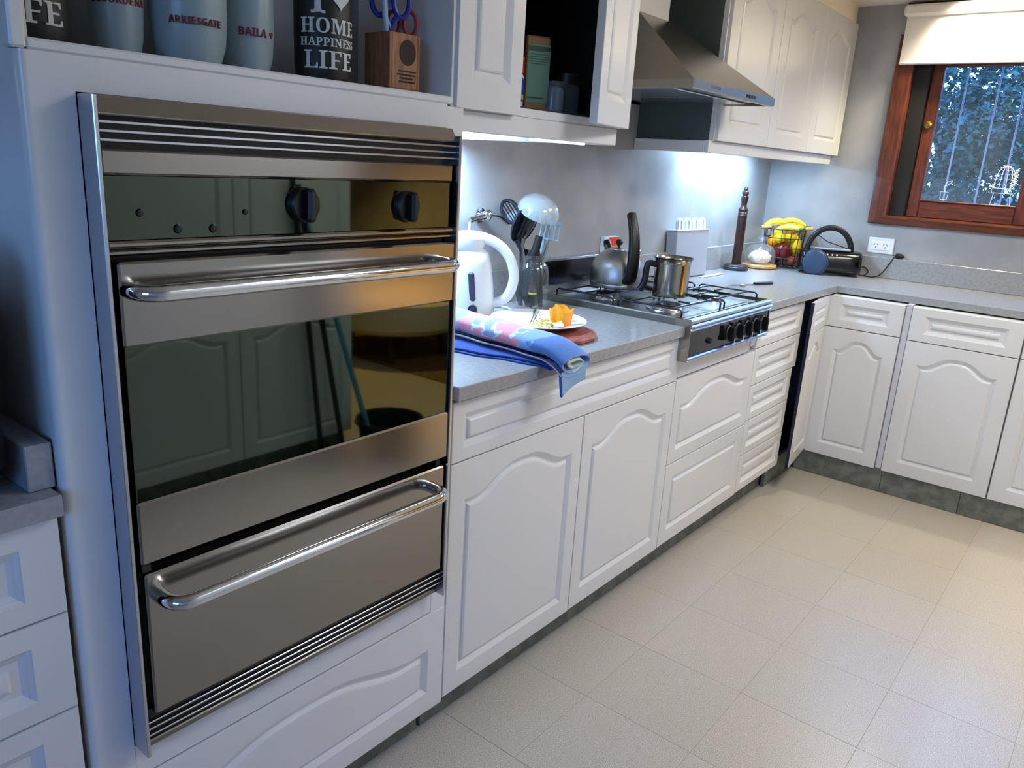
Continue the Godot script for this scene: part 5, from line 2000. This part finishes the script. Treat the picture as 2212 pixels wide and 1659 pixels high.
func fruit_basket(at: Vector3) -> void:
	var t := thing("fruit_basket", "black wire fruit basket full of bananas, citrus and apples, in the worktop corner", "basket", at, -0.9)
	var b := mb()
	var R := func(h: float) -> float: return lerpf(0.088, 0.104, h / 0.20)
	for h: float in [0.006, 0.055, 0.105, 0.155, 0.200]:
		var pts := []
		for i in 36:
			var a := TAU * i / 36.0
			pts.append(Vector3(R.call(h) * cos(a), h, R.call(h) * sin(a)))
		b.tube(pts, 0.0024 if h < 0.19 else 0.0034, 6, true)
	for i in 14:
		var a := TAU * (i + 0.5) / 14.0
		b.tube([Vector3(R.call(0.006) * cos(a), 0.006, R.call(0.006) * sin(a)), Vector3(R.call(0.2) * cos(a), 0.200, R.call(0.2) * sin(a))], 0.0020, 6)
	for i in 5:
		var x := -0.06 + 0.03 * i
		var w := sqrt(0.088 * 0.088 - x * x)
		b.tube([Vector3(x, 0.006, -w), Vector3(x, 0.006, w)], 0.0020, 6)
	part("wire_frame", b, mat(Color(0.06, 0.06, 0.07), 0.4), t)
	for s: float in [-1.0, 1.0]:
		b = mb()
		b.tube([Vector3(s * 0.108 - 0.028, 0.203, 0.034), Vector3(s * 0.108 + 0.020, 0.210, 0.036)], 0.009, 12)
		part("wooden_grip", b, M.pine, t)
		b = mb()
		b.tube([Vector3(s * 0.106, 0.2, -0.04), Vector3(s * 0.112, 0.208, 0.0), Vector3(s * 0.106, 0.203, 0.034)], 0.007, 10)
		part("wooden_grip", b, M.pine, t)
	var B := Basis(Vector3.UP, -0.9)
	# fruit: [kind, local place, radii, turn, label]
	var red := mat(Color(0.42, 0.07, 0.10), 0.25)
	var blush := mat(Color(0.66, 0.30, 0.22), 0.35)
	var lemon := mat(Color(0.93, 0.80, 0.08), 0.4)
	var orange := mat(Color(0.95, 0.62, 0.10), 0.45)
	var dark := mat(Color(0.22, 0.16, 0.07), 0.7)
	var list := [
		["apple", Vector3(-0.012, 0.088, 0.034), Vector3(0.050, 0.047, 0.050), red, "big dark red apple low in the front of the wire basket"],
		["apple", Vector3(0.043, 0.040, 0.034), Vector3(0.030, 0.026, 0.030), blush, "small reddish brown apple at the lower right of the wire basket"],
		["apple", Vector3(-0.030, 0.045, -0.042), Vector3(0.038, 0.036, 0.038), red, "dark red apple at the back of the wire basket, behind the big one"],
		["lemon", Vector3(-0.036, 0.152, 0.036), Vector3(0.031, 0.028, 0.028), lemon, "deep yellow lemon at the left in the middle of the wire basket"],
		["orange", Vector3(-0.058, 0.136, 0.010), Vector3(0.030, 0.030, 0.030), orange, "orange half hidden behind the left lemon in the wire basket"],
		["lemon", Vector3(0.056, 0.118, 0.034), Vector3(0.026, 0.045, 0.027), lemon, "long yellow lemon standing at the right of the wire basket"],
		["lemon", Vector3(0.022, 0.164, 0.034), Vector3(0.036, 0.030, 0.030), lemon, "pale yellow lemon in the middle of the wire basket above the red apple"],
		["lemon", Vector3(0.018, 0.140, -0.040), Vector3(0.034, 0.030, 0.030), lemon, "yellow lemon at the back of the wire basket, under the bananas"],
		["orange", Vector3(0.014, 0.205, 0.048), Vector3(0.032, 0.031, 0.031), orange, "bright orange resting on top of the fruit at the basket's front"],
	]
	for q: Array in list:
		var kind: String = q[0]
		var o := thing(kind, q[4], kind, at + B * q[1], rng.randf() * 3.0, "fruit in the wire basket")
		b = mb()
		var r: Vector3 = q[2]
		var pr := []
		for i in 17:
			var a := -PI / 2 + PI * i / 16.0
			var rr := cos(a)
			var hh := sin(a)
			if kind == "apple":
				hh -= 0.22 * exp(-pow(rr / 0.28, 2.0)) * signf(hh)
			elif kind == "lemon":
				hh += 0.16 * exp(-pow(rr / 0.20, 2.0)) * signf(hh)
			pr.append(Vector2(rr, hh))
		b.t = Transform3D(Basis.from_scale(r), Vector3.ZERO)
		b.lathe(pr, 26)
		part("flesh", b, q[3], o, 60.0)
		b = mb()
		b.tube([Vector3(0, r.y * (0.72 if kind == "apple" else 1.0), 0), Vector3(0.002, r.y * 1.08, 0)], 0.0022, 6)
		part("stem", b, dark, o)
	# bananas lying across the top
	var yel := mat(Color(0.94, 0.85, 0.28), 0.4)
	var lying := [[Vector3(-0.045, 0.222, 0.005), 0.25, 0.0, "left banana of the bunch lying across the top of the wire basket"], [Vector3(0.030, 0.228, -0.008), 0.05, 0.0, "topmost banana lying across the right of the wire basket, green tip outwards"], [Vector3(-0.018, 0.195, 0.050), -0.75, 0.3, "pale banana slanting down at the front left of the wire basket"], [Vector3(0.062, 0.196, 0.030), 0.9, -0.2, "banana at the right rim of the wire basket beside the orange"]]
	for q: Array in lying:
		var o := thing("banana", q[3], "banana", at + B * q[0], -0.9 + q[1], "fruit in the wire basket")
		o.rotation.z = q[2]
		b = mb()
		var pts := []
		var rad := []
		for i in 13:
			var f := i / 12.0
			pts.append(Vector3(-0.075 + 0.15 * f, 0.022 * (1.0 - pow(f * 2.0 - 1.0, 2.0)) - 0.010, 0.0))
			rad.append(0.019 * pow(sin(PI * (0.06 + 0.88 * f)), 0.55))
		b.tube(pts, rad, 7)
		part("peel", b, yel, o, 25.0)
		b = mb()
		b.tube([pts[12], pts[12] + Vector3(0.018, -0.004, 0), pts[12] + Vector3(0.030, -0.003, 0)], [0.0075, 0.005, 0.007], 8)
		part("stalk", b, mat(Color(0.25, 0.42, 0.14), 0.5), o)
		b = mb()
		b.ball(pts[0], Vector3(0.006, 0.005, 0.005), 8, 6)
		part("tip", b, dark, o)

# ------------------------------------------------------------------ radio, socket and cord under the window
func far_things() -> void:
	var t := thing("radio", "black portable radio with round speaker and thick arched handle in the worktop's far corner", "radio", Vector3(2.945, 0.9003, -0.145), -1.12)
	var b := mb()
	# body: rounded slab section swept along local x
	var rows := []
	for q: Array in [[-0.146, 0.40], [-0.140, 0.80], [-0.125, 0.95], [-0.08, 1.0], [0.0, 0.97], [0.08, 1.0], [0.125, 0.95], [0.142, 0.82], [0.150, 0.55]]:
		var r := PackedVector3Array()
		for j in 28:
			var f := TAU * j / 28.0
			var c := signf(cos(f)) * pow(absf(cos(f)), 0.62)
			var s := signf(sin(f)) * pow(absf(sin(f)), 0.62)
			r.append(Vector3(q[0], 0.064 + s * 0.058 * lerpf(0.75, 1.0, q[1]), c * 0.082 * q[1] - 0.006 * s))
		r.reverse()
		rows.append(r)
	rows.reverse()
	b.grid(rows, true)
	b.fan(rows[0], true)
	b.fan(rows[rows.size() - 1])
	part("body", b, M.black_gloss, t, 50.0)
	b = mb()
	b.t = Transform3D(Basis(Vector3.UP, -0.22) * Basis(Vector3.RIGHT, PI / 2 - 0.08), Vector3(-0.076, 0.060, 0.079))
	b.lathe([Vector2(0, 0.015), Vector2(0.034, 0.014), Vector2(0.054, 0.010), Vector2(0.060, 0.003), Vector2(0.063, 0.003), Vector2(0.066, -0.008)], 40)
	part("speaker_grille", b, mat(Color(0.17, 0.24, 0.34), 0.35), t)
	b = mb()
	b.t = Transform3D(Basis(Vector3.RIGHT, -0.3), Vector3(0.004, 0.120, 0.020))
	b.box(Vector3(0, 0, 0), Vector3(0.17, 0.010, 0.060), 0.004)
	part("top_deck", b, mat(Color(0.62, 0.64, 0.66), 0.35), t)
	b = mb()
	b.t = Transform3D(Basis(Vector3.RIGHT, -0.1), Vector3(0.0, 0.121, -0.045))
	b.box(Vector3(0, 0, 0), Vector3(0.22, 0.012, 0.030), 0.005)
	part("rear_deck", b, mat(Color(0.70, 0.72, 0.74), 0.35), t)
	b = mb()
	var arch := []
	for i in 25:
		var a := PI * i / 24.0
		arch.append(Vector3(-0.006 + 0.106 * cos(a), 0.105 + 0.124 * sin(a), -0.010))
	ribbon(b, arch, 0.034, 0.027)
	part("handle", b, M.black, t, 50.0)
	b = mb()
	b.span(0.018, 0.052, 0.052, 0.058, 0.070, 0.0795, 0.001)
	part("badge", b, mat(Color(0.55, 0.56, 0.55), 0.4), t)
	for k in 3:
		b = mb()
		b.t = Transform3D(Basis(Vector3.RIGHT, PI / 2 - 0.5), Vector3(-0.022 + 0.022 * k, 0.100, 0.068))
		b.lathe([Vector2(0, 0.010), Vector2(0.005, 0.009), Vector2(0.006, 0.0)], 12)
		part("button", b, M.chrome, t)
	b = mb()
	b.tube([Vector3(0.09, 0.128, -0.055), Vector3(-0.01, 0.155, -0.058), Vector3(-0.075, 0.195, -0.060)], 0.0025, 6)
	part("antenna", b, mat(Color(0.20, 0.21, 0.23), 0.3, 1.0), t)
	var radio := t
	# socket on the window wall
	t = thing("wall_socket", "white double wall socket on the grey wall below the window", "socket", Vector3(XW, 1.057, 0.052))
	b = mb()
	b.span(-0.009, 0.0, -0.039, 0.039, -0.061, 0.061, 0.003)
	part("plate", b, M.white_plastic, t)
	b = mb()
	b.span(-0.0115, -0.008, -0.022, 0.022, -0.044, 0.044, 0.0015)
	part("insert", b, M.ceramic, t)
	for s: float in [-1.0, 1.0]:
		b = mb()
		for q: Array in [[-0.008, 0.004, 0.5], [0.008, 0.004, -0.5], [0.0, -0.009, 0.0]]:
			var k := b.t
			b.t = Transform3D(Basis(Vector3.RIGHT, q[2]), Vector3(-0.0116, q[1], s * 0.022 + q[0]))
			b.box(Vector3.ZERO, Vector3(0.0014, 0.010, 0.0026), 0.0)
			b.t = k
		part("slots", b, mat(Color(0.25, 0.24, 0.22), 0.6), t)
	var home := radio.transform.affine_inverse()
	var lie := Transform3D(Basis(Vector3.UP, 1.2), Vector3(3.083, 1.0022, 0.150))
	b = mb()
	b.tube([Vector3(-0.022, 0.013, 0), Vector3(-0.012, 0.013, 0), Vector3(0.0, 0.0135, 0), Vector3(0.016, 0.0135, 0)], [0.005, 0.010, 0.0132, 0.0128], 14)
	var plug := part("plug", b, M.rubber, radio)
	plug.transform = home * lie
	for s: float in [-1.0, 1.0]:
		b = mb()
		b.span(0.016, 0.034, 0.012, 0.0145, s * 0.006 - 0.0007, s * 0.006 + 0.0007, 0.0)
		part("plug_pin", b, M.chrome, plug)
	b = mb()
	b.tube(smooth_path([Vector3(3.030, 0.912, -0.055), Vector3(3.045, 0.9035, 0.0), Vector3(3.04, 0.9035, 0.055), Vector3(3.055, 0.925, 0.088), Vector3(3.072, 0.975, 0.112), Vector3(3.078, 1.012, 0.130), Vector3(3.076, 1.0155, 0.138)], 6), 0.0030, 8)
	b.tube(smooth_path([Vector3(3.035, 0.925, -0.035), Vector3(3.062, 0.945, -0.005), Vector3(3.068, 0.925, 0.020), Vector3(3.055, 0.9035, 0.005), Vector3(3.045, 0.9035, 0.0)], 6), 0.0030, 8)
	part("power_cord", b, M.rubber, radio).transform = home

# ------------------------------------------------------------------ what the oven glass mirrors
func behind_the_camera() -> void:
	var zf := 1.76
	var t := thing("opposite_cabinet", "row of tall white arched cabinets opposite the oven, seen mirrored in its glass door", "cabinet")
	var b := mb()
	b.span(-2.4, 1.105, 0.10, 2.12, zf + 0.002, 2.335, 0.001)
	part("carcass", b, M.white, t)
	b = mb()
	b.span(-2.4, 1.105, 0.001, 0.10, zf + 0.05, zf + 0.07, 0.001)
	part("toe_kick", b, M.plinth, t)
	var xs := [-1.20, -0.62, -0.03, 0.535, 1.105]
	for k in 4:
		b = mb()
		b.t = Transform3D(Basis(Vector3.UP, PI), Vector3(xs[k + 1] - 0.002, 0.102, zf))
		b.routed(xs[k + 1] - xs[k] - 0.004, 0.615, D, Vector3(0.055, 0.055, 0.10), 0.05, PROF_DOOR)
		part("door", b, M.white, t, 24.0)
		b = mb()
		b.t = Transform3D(Basis(Vector3.UP, PI), Vector3(xs[k + 1] - 0.002, 0.722, zf))
		b.routed(xs[k + 1] - xs[k] - 0.004, 1.39, D, Vector3(0.055, 0.055, 0.10), 0.05, PROF_DOOR)
		part("door", b, M.white, t, 24.0)
	# cleaning tools leaning on the cabinets
	var tools := [[Vector3(0.868, 0, 1.66), Vector3(0.785, 1.25, 1.715), Color(0.03, 0.03, 0.03), "black broom handle leaning on the opposite cabinets, mirrored in the oven door, left of two"], [Vector3(0.985, 0, 1.655), Vector3(0.815, 1.22, 1.718), Color(0.03, 0.03, 0.03), "black mop handle leaning on the opposite cabinets, mirrored in the oven door, right of two"], [Vector3(1.095, 0.06, 1.60), Vector3(0.845, 1.10, 1.716), Color(0.40, 0.66, 0.74), "pale blue mop handle standing in the dark bucket, mirrored in the oven door"]]
	for q: Array in tools:
		t = thing("broom", q[3], "broom")
		b = mb()
		b.tube([q[0] + Vector3(0, 0.05, 0), q[1]], 0.0125, 10)
		part("handle", b, mat(q[2], 0.4), t)
		b = mb()
		if q[0].y < 0.01:
			b.span(q[0].x - 0.045, q[0].x + 0.045, 0.012, 0.07, q[0].z - 0.02, q[0].z + 0.02, 0.006)
		else:
			b.ball(q[0] + Vector3(0, 0.03, 0), Vector3(0.05, 0.06, 0.05), 14, 8)
		part("head", b, mat(q[2] * 0.8, 0.7), t)
	t = thing("bucket", "dark green plastic bucket on the floor, mirrored in the oven's lower steel band", "bucket", Vector3(1.165, 0.0, 1.545))
	b = mb()
	b.lathe([Vector2(0, 0.012), Vector2(0.105, 0.012), Vector2(0.112, 0.0), Vector2(0.118, 0.004), Vector2(0.148, 0.185), Vector2(0.156, 0.188), Vector2(0.156, 0.197), Vector2(0.146, 0.197), Vector2(0.112, 0.016), Vector2(0, 0.016)], 36)
	part("pail", b, mat(Color(0.06, 0.10, 0.06), 0.4), t)
	b = mb()
	var pts := []
	for i in 13:
		var a := PI * i / 12.0
		pts.append(Vector3(0.158 * cos(a), 0.19 - 0.02 * sin(a), 0.158 * sin(a)))
	b.tube(pts, 0.004, 6)
	part("handle", b, M.black, t)
	b = mb()
	b.span(2.25, 3.05, 0.001, 0.010, 2.0, 4.2, 0.004)
	solo("rug", b, world_map(mat(Color.WHITE, 0.95), noise_tex(0.12, [Color(0.30, 0.22, 0.15), Color(0.62, 0.50, 0.36)], [0.4, 0.6], 77, 2, 256, FastNoiseLite.TYPE_CELLULAR), Vector3.ONE * 3.0), "patterned brown rug in the next room, mirrored in the oven glass", "rug")
	t = thing("white_bench", "white rounded upholstered bench on dark legs in the next room, mirrored in the oven glass", "bench", Vector3(2.56, 0.0105, 3.0))
	b = mb()
	b.lathe([Vector2(0, 0.20), Vector2(0.42, 0.20), Vector2(0.47, 0.24), Vector2(0.48, 0.32), Vector2(0.46, 0.40), Vector2(0.38, 0.43), Vector2(0, 0.43)], 40)
	part("cushion", b, mat(Color(0.85, 0.82, 0.74), 0.8), t)
	for k in 4:
		b = mb()
		b.tube([Vector3(0.34 * cos(k * PI / 2 + 0.7), 0.0, 0.34 * sin(k * PI / 2 + 0.7)), Vector3(0.30 * cos(k * PI / 2 + 0.7), 0.21, 0.30 * sin(k * PI / 2 + 0.7))], 0.03, 10)
		part("leg", b, M.dark_wood, t)
	t = thing("sideboard", "dark wooden sideboard in the next room, mirrored in the oven's control panel", "sideboard", Vector3(2.3, 0.0, 5.0))
	b = mb()
	b.span(-0.7, 0.7, 0.08, 1.35, -0.22, 0.22, 0.01)
	part("body", b, M.dark_wood, t)
	for k in 3:
		b = mb()
		b.span(-0.68 + 0.46 * k, -0.24 + 0.46 * k, 0.12, 1.30, -0.235, -0.22, 0.006)
		part("door", b, M.dark_wood, t)
	for sx: float in [-0.62, 0.62]:
		b = mb()
		b.span(sx - 0.04, sx + 0.04, 0.0, 0.08, -0.2, 0.2, 0.002)
		part("foot", b, M.dark_wood, t)
